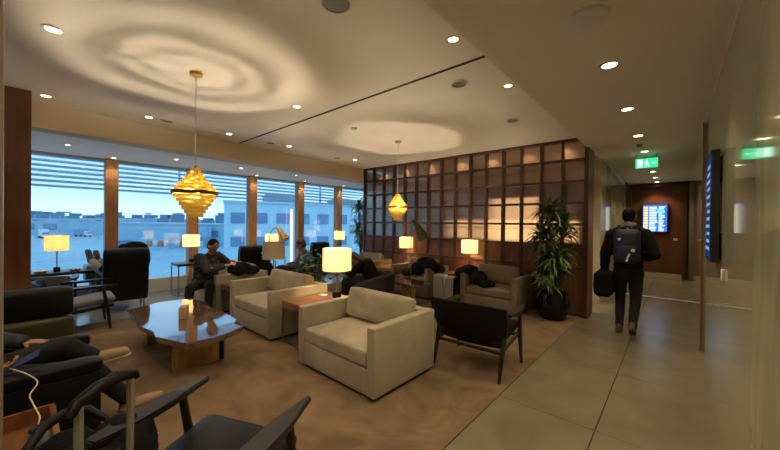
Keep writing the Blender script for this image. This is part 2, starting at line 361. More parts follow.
for i, (x, s) in enumerate(((-5.7, 'leftmost'), (-4.95, 'second from left'), (-4.2, 'third from left'), (-3.45, 'middle'), (-2.75, 'third from right'), (-2.05, 'second from right'), (-1.42, 'rightmost'))):
    downlight(x, GY+.12, ZC, 'downlight glowing through the top glass row of the partition, ' + s, 60, 'downlights behind the grid partition', 90, .04)
for x, y, z, p_ in ((-3.62, -1.6, ZC, 34), (-1.34, -.4, ZC, 34), (-1.34, .95, ZC, 30), (-5.6, -1.4, ZC, 24), (-.41, 1.3, ZS, 40), (-.41, -.5, ZS, 40), (-.41, -1.8, ZS, 26)):  # unseen downlights, added as bare lights without fixtures to brighten the near ceiling
    light('unseen_downlight', 'SPOT', (x, y, z-.03), p_*.55, (1, .78, .50), None, .05, 120)
def ceiling_disc(x, y, z, r, label, m=None, cat='speaker', name='ceiling_speaker', h=.012):
    t = thing(name, label, cat, (x, y, z), 0)
    b = NB(); lathe(b, [(r, -.0005), (r, -h), (r-.012, -h-.003), (r-.014, -.001)], closed=True); obj('ring', b, m or PAPER, t)
    b = NB(); lathe(b, [(.0001, -.001), (r-.014, -.001), (r-.014, -h*.8), (.0001, -h*.9)]); obj('grille', b, GREY, t)
ceiling_disc(-1.71, 1.37, ZC, .105, 'round grey ceiling speaker nearest the top edge of the photo')
ceiling_disc(-1.71, 3.0, ZC, .085, 'round grey ceiling speaker beside the black ceiling slot end')
ceiling_disc(-1.73, 4.55, ZC, .085, 'round grey ceiling speaker nearest the grid partition')
ceiling_disc(-5.62, 1.38, ZC, .08, 'round grey ceiling speaker left of the gold pendant canopy, by the bulkhead')
ceiling_disc(-5.66, 3.02, ZC, .08, 'round grey ceiling speaker beside the far end of the black slot')
ceiling_disc(-5.78, 4.7, ZC, .08, 'round grey ceiling speaker by the bulkhead, farthest one')
t = thing('smoke_detector', 'small white smoke detector on the lounge ceiling between the pendants', 'smoke detector', (-3.75, 3.38, ZC))
b = NB(); lathe(b, [(.045, -.0005), (.045, -.02), (.025, -.035), (.0001, -.036)]); obj('housing', b, PAPER, t)
t = thing('ceiling_dome', 'white dome fitting on the corridor ceiling near the top of the photo', 'dome', (-.42, 2.3, ZS))
b = NB(); lathe(b, [(.115, -.0005), (.115, -.02), (.095, -.04), (.055, -.055), (.0001, -.06)]); obj('dome', b, PAPER, t)
t = thing('smoke_detector', 'small dark detector on the corridor ceiling just before the exit sign', 'smoke detector', (-.44, 6.45, ZS))
b = NB(); lathe(b, [(.04, -.0005), (.04, -.03), (.02, -.045), (.0001, -.046)]); obj('housing', b, GREY, t)
# exit sign
t = thing('exit_sign', 'green illuminated exit sign hanging from the corridor ceiling', 'exit sign', (-.40, 7.45, 2.60))
G = emit('exit_green', (.02, .62, .22), .8); GW = emit('exit_white', (.75, 1, .9), 1.1)
b = NB(); box(b, -.16, .16, -.012, .012, 0, .17, bev=.004); obj('panel', b, G, t, False)
b = NB(); box(b, -.15, -.135, -.01, .01, .17, .239); box(b, .135, .15, -.01, .01, .17, .239); obj('bracket', b, METAL, t, False)
b = NB(); box(b, -.13, -.06, -.016, -.012, .02, .15); obj('door_symbol', b, GW, t, False)
b = NB(); tube(b, [(-.015, -.015, .03), (.005, -.015, .07), (.0, -.015, .11)], .010, 6); tube(b, [(.0, -.015, .07), (.03, -.015, .055), (.035, -.015, .02)], .007, 6); tube(b, [(-.03, -.015, .09), (.0, -.015, .105), (.03, -.015, .085)], .006, 6); bmesh.ops.create_uvsphere(b, u_segments=10, v_segments=6, radius=.014, matrix=Matrix.Translation((.004, -.016, .133))); obj('running_figure', b, GW, t)
b = NB(); box(b, .075, .135, -.016, -.012, .078, .092); prism(b, [(0, 0)]*0 or [(0, 0), (.001, 0), (.001, .001)], 0, .0001); obj('arrow_shaft', b, GW, t, False)

# right wall screen
t = thing('wall_screen', 'slim black flight screen mounted on the glossy right wall', 'screen', (0, 0, 0))
b = NB(); box(b, .206, .255, 3.54, 4.0, 1.27, 2.15, bev=.004); obj('housing', b, BLACK, t, False)
b = NB(); box(b, .25, .27, 3.65, 3.9, 1.5, 1.9); obj('bracket', b, METAL, t, False)
b = NB(); box(b, .2045, .206, 3.56, 3.98, 1.30, 2.12); obj('display', b, emit('screen_blue_dark', (.015, .04, .16), .4), t, False)
b = NB()
for k in range(12): box(b, .203, .2045, 3.60, 3.95 - (k % 3)*.05, 1.36+k*.06, 1.385+k*.06)
obj('text_rows', b, emit('screen_text', (.35, .6, 1), .3), t, False)
for k, (z, y) in enumerate(((1.22, 3.35),)):
    b = NB(); box(b, .255, .27, y-.03, y+.03, z-.06, z+.02, bev=.003); tag(obj('wall_switch', b, PAPER), 'small white switch on the right wall below the black screen', 'switch')
# departures display at the corridor end
def display(name, x0, x1, y, z0, z1, label):
    t = thing(name, label, 'screen', (0, 0, 0))
    b = NB(); box(b, x0-.03, x1+.03, y, y+.06, z0-.03, z1+.03, bev=.005); obj('housing', b, BLACK, t, False)
    b = NB(); box(b, x0, x1, y-.002, y, z0, z1); obj('display', b, emit('display_blue', (.07, .17, .75), .55), t, False)
    n = 16; h = (z1-z0)/n; ra = random.Random(3); a = NB(); c = NB(); g = NB()
    for k in range(n-1):
        z = z0+h*(k+.3); w_ = x1-x0
        box(a, x0+.03*w_, x0+.22*w_, y-.004, y-.002, z, z+h*.62)
        box(c, x0+.27*w_, x0+(.5+.12*ra.random())*w_, y-.004, y-.002, z, z+h*.6)
        box(c, x0+.66*w_, x0+(.8+.14*ra.random())*w_, y-.004, y-.002, z, z+h*.6)
    box(g, x0+.6*w_, x0+.9*w_, y-.005, y-.004, z0+h*11.2, z0+h*12.9)
    obj('time_column', a, emit('display_yellow', (1, .8, .15), .7), t, False); obj('text_rows', c, emit('display_white', (.6, .85, 1), .75), t, False); obj('highlight', g, emit('display_green', (.1, .8, .4), 1), t, False)
display('flight_display', -.74, -.18, 12.5, 1.38, 2.18, 'bright blue flight display on the brown wood wall at the corridor end')

# ------------------------------------------------------------------ pendants
def pendant(x, y, zt, zb, r, label):
    t = thing('pendant_lamp', label, 'pendant lamp', (x, y, 0), 0, 'gold tiered pendant lamps')
    b = NB(); lathe(b, [(.055, ZC-.001), (.055, ZC-.03), (.02, ZC-.04), (.0001, ZC-.04)], seg=20); obj('canopy', b, GOLD, t)
    b = NB(); tube(b, [(0, 0, ZC-.04), (0, 0, zt)], .004, 6); obj('cord', b, PAPER, t)
    n = 13; H = zt-zb
    prof = [.20, .30, .43, .57, .72, .86, 1.0, .88, .78, .67, .56, .45, .35]
    for k in range(n):
        z = zt - H*(k+.5)/n; rr = r*prof[k]; hh = H/n*(.86 if k != 6 else .8)
        rin = rr-.010
        b = NB(); lathe(b, [(rr, z-hh/2-.002), (rr+.003, z), (rr, z+hh/2+.002), (rin, z+hh/2), (rin-.004, z-hh/2)], seg=40, closed=True)
        for v in b.verts:
            a_ = math.atan2(v.co.y, v.co.x); q_ = 1 + .035*noise.noise(Vector((math.cos(a_)*2.2, math.sin(a_)*2.2, k*.9 + x))) + .012*math.sin(9*a_+k*1.7); v.co.x *= q_; v.co.y *= q_; v.co.z += .004*math.sin(5*a_+k*2.3)
        obj('ring', b, GOLD2 if k == 6 else VENEER, t)
    b = NB()
    for a in range(3):
        c_, s_ = math.cos(a*2.094), math.sin(a*2.094)
        pts = [(c_*(r*prof[k]-.018), s_*(r*prof[k]-.018), zt-H*(k+.5)/n) for k in range(n)]; tube(b, pts, .004, 5)
    lathe(b, [(.012, zt-.03), (.012, zt+.03), (.0001, zt+.04)], seg=12); obj('ribs', b, BRASS, t)
    b = NB(); bmesh.ops.create_uvsphere(b, u_segments=16, v_segments=10, radius=.045, matrix=Matrix.Translation((0, 0, zb+H*.55))); obj('bulb', b, emit('pendant_bulb', (1, .62, .18), 5), t)
    light('glow', 'POINT', (0, 0, zb+H*.62), 145, (1, .83, .58), t, .034)
pendant(-3.58, 1.12, 2.07, 1.59, .205, 'gold tiered pendant lamp hanging above the live edge coffee table')
pendant(-3.74, 4.43, 2.07, 1.60, .19, 'gold tiered pendant lamp hanging before the grid partition')

# ------------------------------------------------------------------ armchairs
def box_armchair(x0, x1, y0, y1, label, m, mc, h=.64, name='club_armchair', cat='armchair', group=None, pil=.10, t_=.10, rz=0):
    w_ = x1-x0; dp = y1-y0; cx, cy = (x0+x1)/2, (y0+y1)/2; z0 = .035
    t = thing(name, label, cat, (cx, cy, .012), rz, group); hx, hy = w_/2, dp/2
    for s in (-1, 1):
        b = NB(); box(b, min(s*hx, s*(hx-t_)), max(s*hx, s*(hx-t_)), -hy, hy, z0, h, bev=.016, seg=3); obj('arm', b, m, t)
    b = NB(); box(b, -hx+t_, hx-t_, hy-.13, hy-.005, z0, h-.002, bev=.016, seg=3); obj('backrest', b, m, t)
    b = NB(); box(b, -hx+t_, hx-t_, -hy+.012, hy-.12, z0, .27, bev=.010, seg=2); obj('base', b, m, t)
    b = NB(); cushion(b, -hx+t_+.004, hx-t_-.004, -hy+.004, hy-.13, .268, .425, .022, .035); obj('seat_cushion', b, mc, t)
    b = NB(); cushion(b, -hx+t_+.02, hx-t_-.02, -.095, .085, -.17, .17, .03, .05)
    bmesh.ops.transform(b, matrix=Matrix.Translation((0, hy-.245, .415+.15+pil*.35)) @ Matrix.Rotation(R(-14), 4, 'X'), verts=b.verts); obj('back_cushion', b, mc, t)
    b = NB(); box(b, -hx+.05, hx-.05, -hy+.05, hy-.05, 0, z0+.002); obj('plinth', b, BLACK, t, False)
    return t
box_armchair(-3.03, -1.885, 1.95, 2.86, 'cream velvet box armchair in the foreground centre, largest and nearest', CREAM, CREAMC, group='cream box armchairs')
box_armchair(-5.06, -3.83, 2.06, 2.96, 'cream velvet box armchair behind the wooden side table, second one', CREAM, CREAMC, group='cream box armchairs')
box_armchair(-6.78, -5.62, 2.07, 2.97, 'cream velvet box armchair beside the man in the patterned shirt', CREAM, CREAMC, group='cream box armchairs')
box_armchair(-2.97, -1.93, 5.33, 6.12, 'taupe armchair against the grid partition beside the potted dracaena', TAN, TAN, h=.63, group='taupe armchairs along the partition')
box_armchair(-4.67, -3.68, 5.33, 6.12, 'taupe armchair against the partition, left of the silver suitcases', TAN, TAN, h=.63, group='taupe armchairs along the partition')
box_armchair(-6.30, -5.32, 5.33, 6.12, 'taupe armchair at the far left end of the partition', TAN, TAN, h=.63, group='taupe armchairs along the partition')

# open-arm lounge chair: faces +y in its own frame
def lounge_chair(label, loc, rz, wood=DKW, leather=BLKL, w_=.74, name='lounge_chair', h=.62, back=.72, bw=.86, group='open armed lounge chairs', seatm=None):
    t = thing(name, label, 'lounge chair', loc, rz, group); hx = w_/2
    for s in (-1, 1):
        b = NB(); tube(b, [(s*hx, .30, 0), (s*(hx-.01), .27, .3), (s*hx, .22, h-.02)], [.016, .025, .02], 8); obj('leg', b, wood, t)
        b = NB(); tube(b, [(s*(hx-.02), -.40, 0), (s*(hx-.02), -.30, .30), (s*hx, -.22, h-.02)], [.016, .026, .02], 8); obj('leg', b, wood, t)
        # paddle arm, pointed at the front
        b = NB(); pts = [(-.034, -.20), (.034, -.20), (.056, -.04), (.054, .14), (.018, .385), (-.006, .39), (-.044, .14), (-.048, -.04)]
        poly = [(s*hx + s*px, py) for px, py in pts]
        if s < 0: poly = poly[::-1]
        prism(b, poly, h-.018, h+.014); bmesh.ops.bevel(b, geom=b.edges[:], offset=.007, segments=2, affect='EDGES')
        for v in b.verts: v.co.z += .035*(v.co.y-.0)*.6 + .02*max(0, -v.co.y)
        obj('arm', b, wood, t)
        b = NB(); tube(b, [(s*(hx-.03), .34, .34), (s*(hx-.03), -.32, .27)], .017, 8, flat=1.4); obj('side_rail', b, wood, t)
    b = NB(); tube(b, [(-hx, .275, .31), (hx, .275, .31)], .018, 8); obj('front_rail', b, wood, t); b = NB(); tube(b, [(-hx+.02, -.30, .26), (hx-.02, -.30, .26)], .018, 8); obj('rear_rail', b, wood, t)
    b = NB(); cushion(b, -hx+.035, hx-.035, -.30, .36, .34, .42, .012, .035)
    for v in b.verts: v.co.z += (v.co.y)*.12
    obj('seat', b, seatm or leather, t)
    # curved sling back
    b = NB(); n = 14; rows = []
    for (yb, zb_, wf) in ((-.26, .29, .84), (-.32, .43, .93), (-.38, .57, 1.0), (-.43, back, 1.0)):
        row = []
        for k in range(n+1):
            u = k/n*2-1; row.append(Vector((u*bw/2*wf, yb + .07*(u*u), zb_ - (.02 if zb_ == back else 0)*u*u)))
        rows.append(row)
    fr = [[b.verts.new(p) for p in r] for r in rows]; bk = [[b.verts.new(p+Vector((0, -.035, -.004))) for p in r] for r in rows]
    for g_, fl_ in ((fr, 0), (bk, 1)):
        for i in range(3):
            for k in range(n):
                q = (g_[i][k], g_[i][k+1], g_[i+1][k+1], g_[i+1][k]); b.faces.new(q if fl_ else q[::-1])
    for i in range(3):
        b.faces.new((fr[i][0], fr[i+1][0], bk[i+1][0], bk[i][0])); b.faces.new((fr[i+1][n], fr[i][n], bk[i][n], bk[i+1][n]))
    for k in range(n):
        b.faces.new((fr[0][k], bk[0][k], bk[0][k+1], fr[0][k+1])); b.faces.new((fr[3][k+1], bk[3][k+1], bk[3][k], fr[3][k]))
    obj('backrest', b, leather, t)
    return t
lounge_chair('black leather lounge chair seen from behind, right of the nearest cream armchair', (-1.63, 3.37, .012), R(3), w_=.76, bw=.84, back=.74).scale = (1, .92, 1)
lounge_chair('black leather lounge chair with pointed wooden arms at the bottom edge of the photo', (-1.56, .49, .012), R(24), w_=.66, bw=.60, back=.66)
lounge_chair('dark wooden lounge chair with grey cushion beside the row of leather armchairs at left', (-6.33, .52, 0), R(-2), w_=.66, bw=.6, seatm=mat('blue_grey_cushion', (.22, .24, .27), .7))
lounge_chair('dark lounge chair at the window under the amber table lamp', (-7.27, .22, 0), R(80), w_=.6, bw=.6, leather=mat('grey_cushion', (.22, .23, .25), .7))

# high-back leather chair facing -x
def high_back(label, loc, rz, w_=.62, h=1.12):
    t = thing('high_back_chair', label, 'armchair', loc, rz, 'high backed black leather chairs'); hx = w_/2
    b = NB(); cushion(b, -hx, hx, -.09, .09, -.44, .44, .01, .05); bmesh.ops.transform(b, matrix=Matrix.Translation((0, -.12, h-.44)) @ Matrix.Rotation(R(9), 4, 'X'), verts=b.verts); obj('backrest', b, BLKL, t)
    b = NB(); cushion(b, -hx+.07, hx-.07, -.05, .52, .30, .45, .02, .05); obj('seat', b, BLKL, t)
    for s in (-1, 1):
        b = NB(); cushion(b, min(s*hx, s*(hx-.09)), max(s*hx, s*(hx-.09)), -.12, .50, .20, .60, .005, .035); obj('arm', b, BLKL, t)
    b = NB(); box(b, -hx+.03, hx-.03, -.12, .46, .2, .32, bev=.02); obj('base', b, BLKL, t)
    for sx in (-1, 1):
        for y in (-.08, .42):
            b = NB(); tube(b, [(sx*(hx-.06), y, 0), (sx*(hx-.06), y, .21)], .015, 8); obj('leg', b, METAL, t)
    return t
high_back('high backed black leather chair at the window with a black coat over it', (-7.00, 1.14, 0), R(84), w_=.60, h=1.09)
high_back('high backed black leather chair behind the man in the patterned shirt', (-6.75, 3.20, 0), R(88), w_=.66, h=1.05)
high_back('high backed black leather chair by the window behind the leafy plant', (-6.9, 4.95, 0), R(88), w_=.5, h=1.05)

# dark leather box armchairs of the left row
def leather_box(x0, x1, y0, y1, label, h=.6, t_=.13):
    t = thing('leather_armchair', label, 'armchair', ((x0+x1)/2, (y0+y1)/2, .012), 0, 'black leather armchairs in the left row'); hx, hy = (x1-x0)/2, (y1-y0)/2
    for s in (-1, 1):
        b = NB(); cushion(b, min(s*hx, s*(hx-t_)), max(s*hx, s*(hx-t_)), -hy, hy, h-.10, h, .006, .04); box(b, min(s*hx, s*(hx-t_))+.008, max(s*hx, s*(hx-t_))-.008, -hy+.01, hy-.012, .06, h-.09, bev=.008); obj('arm', b, BLKL, t)
    b = NB(); box(b, -hx+t_, hx-t_, -hy, -hy+.16, .06, .74, bev=.03, seg=3); obj('backrest', b, BLKL, t)
    b = NB(); cushion(b, -hx+t_, hx-t_, -hy+.16, hy-.02, .26, .42, .02, .04); obj('seat_cushion', b, OLIVE, t)
    b = NB(); box(b, -hx+t_, hx-t_, -hy+.1, hy-.03, .06, .27, bev=.01); obj('base', b, BLKL, t)
    b = NB(); box(b, -hx+.05, hx-.05, -hy+.05, hy-.05, 0, .07); obj('plinth', b, BLACK, t, False)
    return t
leather_box(-3.70, -2.92, -.55, .36, 'black leather armchair holding the person with the phone at the left edge')
# its neighbour, seen from the side and rear: dark upper back over an olive band
t = thing('leather_sofa_chair', 'dark leather chair with olive lower band behind the person with the phone', 'armchair', (-4.55, -.15, .012), 0)
b = NB(); cushion(b, -.52, .16, -.48, .47, .10, .33, .005, .04); obj('base', b, BLKL, t)
b = NB(); cushion(b, .02, .19, -.48, .47, .35, .61, .012, .04); obj('lumbar_band', b, OLIVE, t)
b = NB(); cushion(b, .0, .16, -.48, .47, .60, .89, .012, .05); obj('backrest', b, BLKL, t)
b = NB(); cushion(b, -.5, .03, -.36, .35, .30, .43, .02, .04); obj('seat_cushion', b, BLKL, t)
for s in (-1, 1):
    b = NB(); y_ = s*.42; cushion(b, -.52, .02, y_-.05, y_+.05, .30, .58, .004, .03); obj('arm', b, BLKL, t)
b = NB(); box(b, -.48, .12, -.42, .42, 0, .11); obj('plinth', b, BLACK, t, False)

# dark low armchairs in the middle, seen from behind
def tub_chair(label, loc, rz, m, w_=.8, h=.72):
    t = thing('tub_chair', label, 'armchair', loc, rz, 'dark tub chairs in the middle of the lounge')
    b = NB(); n = 24; prev = None; ro, ri = w_/2, w_/2-.09; secs = []
    for k in range(n+1):
        a = R(-20) + (PI+R(40))*k/n + PI
        c_, s_ = math.cos(a), math.sin(a); f_ = abs(k/n*2-1); top = h - .14*max(0, f_-.45)/.55
        secs.append([b.verts.new(p) for p in ((ro*c_, ro*s_, .16), (ro*c_*1.02, ro*s_*1.02, top-.03), ((ro-.02)*c_, (ro-.02)*s_, top), ((ri+.02)*c_, (ri+.02)*s_, top), (ri*c_, ri*s_, top-.04), (ri*c_, ri*s_, .16))])
    for a_, c2 in zip(secs, secs[1:]):
        for i in range(6): b.faces.new((a_[i], a_[(i+1) % 6], c2[(i+1) % 6], c2[i]))
    b.faces.new(secs[0]); b.faces.new(secs[-1][::-1]); obj('backrest', b, m, t)
    b = NB(); lathe(b, [(.0001, .16), (ri-.01, .16), (ri, .2), (ri, .40), (ri-.04, .44), (.0001, .45)], seg=28); obj('seat', b, m, t)
    for k in range(4):
        a = PI/4+k*PI/2; b = NB(); tube(b, [(.26*math.cos(a), .26*math.sin(a), 0), (.24*math.cos(a), .24*math.sin(a), .17)], [.012, .018], 8); obj('leg', b, DKW, t)
    return t
DKF = mat('charcoal_fabric', (.018, .020, .025), .8)
tub_chair('dark tub chair holding the person in the blue shirt', (-5.62, 3.60, .012), R(50), DKF, .84)
tub_chair('dark tub chair holding the slumped person in black', (-4.02, 4.03, .012), R(118), DKF, .86, .66)

# ------------------------------------------------------------------ tables
tp = [(-5.13, .84), (-4.62, .84), (-4.3, .80), (-3.95, .86), (-3.74, .84), (-3.52, .92), (-3.35, .98), (-3.33, 1.2), (-3.36, 1.36), (-3.46, 1.55), (-3.62, 1.52), (-3.74, 1.60), (-4.06, 1.63), (-4.5, 1.60), (-4.9, 1.66), (-5.24, 1.58), (-5.30, 1.25)]
# smooth the live edge with small wobbles
ed = []
for i in range(len(tp)):
    a, c_ = Vector((*tp[i], 0)), Vector((*tp[(i+1) % len(tp)], 0))
    for k in range(4):
        p = a.lerp(c_, k/4); nn = noise.noise(p*6)*.006*(1 if k else .3); ed.append((p.x+nn, p.y+nn))
t = thing('coffee_table', 'live edge walnut coffee table with a polished top and slab legs', 'coffee table', (0, 0, .012))
b = NB(); n = len(ed); zt = .415
cx_, cy_ = -4.25, 1.22
lay = [(1, zt-.002), (.997, zt), ]
top = [b.verts.new((x, y, zt)) for x, y in ed]; mid = [b.verts.new((cx_+(x-cx_)*1.006, cy_+(y-cy_)*1.01, zt-.012)) for x, y in ed]; bot = [b.verts.new((cx_+(x-cx_)*.985, cy_+(y-cy_)*.96, zt-.065)) for x, y in ed]
b.faces.new(top); b.faces.new(bot[::-1])
for A_, B_ in ((bot, mid), (mid, top)):
    for i in range(n): b.faces.new((A_[i], A_[(i+1) % n], B_[(i+1) % n], B_[i]))
obj('tabletop', b, TABW, t)
b = NB(); box(b, -3.86, -3.76, 1.0, 1.48, 0, .35, bev=.006); box(b, -4.0, -3.76, 1.42, 1.48, 0, .349, bev=.004); obj('leg', b, LEGW, t)
b = NB(); box(b, -4.95, -4.85, 1.0, 1.48, 0, .35, bev=.006); obj('leg', b, LEGW, t)
b = NB(); box(b, -4.85, -3.86, 1.2, 1.26, .22, .34, bev=.004); obj('stretcher', b, LEGW, t)
t = thing('wooden_block', 'small upright wooden block with a dark logo on the coffee table', 'table sign', (-4.25, 1.22, .428), R(-30))
b = NB(); box(b, -.075, .075, -.035, .035, 0, .135, bev=.004); obj('block', b, mat('pale_block_wood', (.62, .42, .22), .5, var=.15, scale=10), t)
b = NB(); lathe(b, [(.0001, 0), (.022, 0), (.022, .001), (.0001, .001)], seg=14); bmesh.ops.transform(b, matrix=Matrix.Translation((0, -.0351, .10)) @ Matrix.Rotation(R(90), 4, 'X'), verts=b.verts); obj('emblem', b, mat('dark_print', (.12, .06, .03), .6), t)

def side_table(x0, x1, y0, y1, z, label, topm=SIDEW, th_=.09, group=None):
    t = thing('side_table', label, 'side table', ((x0+x1)/2, (y0+y1)/2, .012), 0, group); hx, hy = (x1-x0)/2, (y1-y0)/2; z -= .012
    b = NB(); box(b, -hx, hx, -hy, hy, z-th_, z, bev=.006); obj('tabletop', b, topm, t)
    for sx in (-1, 1):
        for sy in (-1, 1):
            b = NB(); box(b, min(sx*hx, sx*(hx-.022)), max(sx*hx, sx*(hx-.022)), min(sy*hy, sy*(hy-.022)), max(sy*hy, sy*(hy-.022)), 0, z-th_); obj('leg', b, METAL, t, False)
    b = NB()
    for sy in (-1, 1): box(b, -hx+.02, hx-.02, sy*(hy-.011)-.008, sy*(hy-.011)+.008, .0, .018)
    for sx in (-1, 1): box(b, sx*(hx-.011)-.008, sx*(hx-.011)+.008, -hy+.02, hy-.02, .0, .018)
    obj('base_rail', b, METAL, t, False)
    return t
side_table(-3.79, -3.07, 2.20, 2.95, .54, 'orange walnut side table between the two nearest cream armchairs', group='walnut side tables')
side_table(-5.58, -5.10, 2.15, 3.15, .52, 'walnut side table under the unlit linen lamp', group='walnut side tables')
side_table(-5.26, -4.70, 5.4, 6.10, .53, 'wooden side table between the two left taupe armchairs', SIDEW, group='walnut side tables')
side_table(-3.62, -3.03, 5.75, 6.13, .53, 'wooden side table behind the silver suitcases', SIDEW, group='walnut side tables')
side_table(-8.05, -7.55, 2.06, 2.66, .66, 'narrow metal framed table at the window carrying a lit lamp, left of the seated man', DKW, .05, 'window side tables')
side_table(-8.2, -7.70, .05, .85, .66, 'dark table at the window under the amber lamp, far left', DKW, .05, 'window side tables')
side_table(-8.1, -7.6, 3.9, 4.5, .66, 'dark table at the window under the lamp behind the brass reading lamp', DKW, .05, 'window side tables')
side_table(-8.1, -7.6, 6.05, 6.6, .66, 'dark table at the window near the tall indoor tree', DKW, .05, 'window side tables')
t = thing('low_table', 'low live edge table in front of the partition beside the tall reading lamp', 'coffee table', (0, 0, .012))
b = NB(); prism(b, [(-4.52, 4.95), (-4.6, 4.6), (-4.3, 4.60), (-3.75, 4.55), (-3.4, 4.5), (-3.3, 4.6), (-3.38, 4.98), (-3.9, 5.05)], .40, .45); bmesh.ops.bevel(b, geom=b.edges[:], offset=.008, segments=2, affect='EDGES'); obj('tabletop', b, TABW, t)
b = NB(); box(b, -3.75, -3.67, 4.6, 4.9, 0, .40); obj('leg', b, LEGW, t, False); b = NB(); box(b, -4.35, -4.27, 4.68, 4.9, 0, .40); obj('leg', b, LEGW, t, False)

# ------------------------------------------------------------------ table lamps
def table_lamp(x, y, z, label, r=.19, h=.29, zs=.92, m=WSHADE, p=15, cat='table lamp'):
    t = thing('table_lamp', label, cat, (x, y, z), 0, 'drum shaded table lamps'); z1 = zs-z
    b = NB(); box(b, -.042, .042, -.042, .042, 0, .075, bev=.004); obj('base', b, BLKL, t)
    b = NB(); tube(b, [(0, 0, .07), (0, 0, z1+h*.75)], .009, 10); lathe(b, [(.018, z1-.03), (.018, z1-.01), (.0001, z1-.01)], seg=12); obj('stem', b, CHROME, t)
    b = NB(); lathe(b, [(r, z1), (r, z1+h), (r-.004, z1+h), (r-.004, z1)], seg=48, closed=True); obj('lamp_shade', b, m, t)
    b = NB()
    for a in range(3): tube(b, [(0, 0, z1+h*.74), ((r-.003)*math.cos(a*2.094), (r-.003)*math.sin(a*2.094), z1+h*.97)], .0025, 5)
    obj('shade_fitter', b, CHROME, t)
    if p:
        b = NB(); bmesh.ops.create_uvsphere(b, u_segments=14, v_segments=8, radius=.03, matrix=Matrix.Translation((0, 0, z1+h*.45))); obj('bulb', b, emit('table_bulb', (1, .72, .36), 14), t)
        light('glow', 'POINT', (0, 0, z1+h*.5), p, (1, .72, .40), t, .04)
    return t
table_lamp(-3.40, 2.78, .54, 'lit drum table lamp on the side table between the nearest cream armchairs', zs=.91, p=22)
table_lamp(-5.34, 2.93, .52, 'unlit linen drum table lamp behind the second cream armchair', zs=.89, h=.30, m=USHADE, p=0)
table_lamp(-4.77, 5.98, .53, 'lit drum table lamp between the two left taupe armchairs', r=.16, h=.25, zs=.97)
table_lamp(-3.12, 5.98, .53, 'lit drum table lamp behind the silver suitcases by the partition', r=.165, h=.26, zs=.96)
table_lamp(-7.8, 2.37, .66, 'lit drum table lamp on the metal framed window table, left of the seated man', r=.16, h=.25, zs=1.00, p=6)
table_lamp(-7.9, .36, .66, 'amber drum table lamp at the window on the far left', r=.15, h=.25, zs=1.02, m=OSHADE, p=5)
table_lamp(-7.8, 4.22, .66, 'lit drum table lamp at the window behind the brass reading lamp', r=.16, h=.25, zs=.98, p=6)
table_lamp(-7.75, 6.42, .66, 'small lit drum lamp at the window near the tall indoor tree', r=.16, h=.25, zs=1.03, p=6)
# reading lamps with cone heads
def cone_lamp(loc, label, m, z0, z1, foot, arch=False, rz=0):
    t = thing('reading_lamp', label, 'floor lamp', loc, rz)
    b = NB(); lathe(b, [(.0001, 0), (.12, 0), (.12, .012), (.02, .02), (.0001, .02)], seg=28); obj('base', b, m, t)
    b = NB()
    if arch:
        tube(b, [(0, 0, .02), (0, 0, z0-.15), (.03, 0, z0+.02), (.10, 0, z0+.12), (.20, 0, z0+.10)], .009, 8)
        c0, c1 = Vector((.17, 0, z0+.17)), Vector((.34, 0, z0-.12))
    else:
        tube(b, [(0, 0, .02), (0, 0, z0)], .007, 8); c0, c1 = Vector((.03, 0, z0-.06)), Vector((.22, 0, z1))
        tube(b, [(0, 0, z0-.10), (.06, 0, z0-.10)], .012, 8)
    obj('pole', b, m if not arch else METAL, t)
    b = NB(); tube(b, [c0, c0.lerp(c1, .15), c1], [.022, .035, .105], 24, cap=False); tube(b, [c1, c0.lerp(c1, .15)], [.102, .03], 24, cap=False); obj('cone_shade', b, m, t)
cone_lamp((-6.25, 3.32, 0), 'brass cone reading lamp with arched stem by the window', BRASS, 1.30, 1.2, 0, True, R(35))
cone_lamp((-3.26, 4.22, .012), 'tall reading lamp with olive green cone before the partition', mat('olive_brass', (.16, .15, .06), .35, .5), 1.66, 1.28, 0, False, R(48))

# ------------------------------------------------------------------ plants
def rosette(b, c, n, ln, rnd, droop=1.0, wd=.022):
    for k in range(n):
        a = rnd.random()*2*PI; el = R(rnd.uniform(-15, 75)); l_ = ln*rnd.uniform(.7, 1.1); dirv = Vector((math.cos(a)*math.cos(el), math.sin(a)*math.cos(el), math.sin(el)))
        sd = Vector((-math.sin(a), math.cos(a), 0)); prev = None; p = Vector(c); d = dirv.copy(); m_ = 6
        for i in range(m_+1):
            w_ = wd*math.sin(PI*min(1, (i+.6)/(m_+.6)))*1.1 if i < m_ else .001
            q = (b.verts.new(p - sd*w_), b.verts.new(p + Vector((0, 0, -w_*.35))), b.verts.new(p + sd*w_))
            if prev:
                b.faces.new((prev[0], prev[1], q[1], q[0])); b.faces.new((prev[1], prev[2], q[2], q[1]))
            prev = q; p = p + d*(l_/m_); d = (d + Vector((0, 0, -.20*droop*(i+1)/2))).normalized()
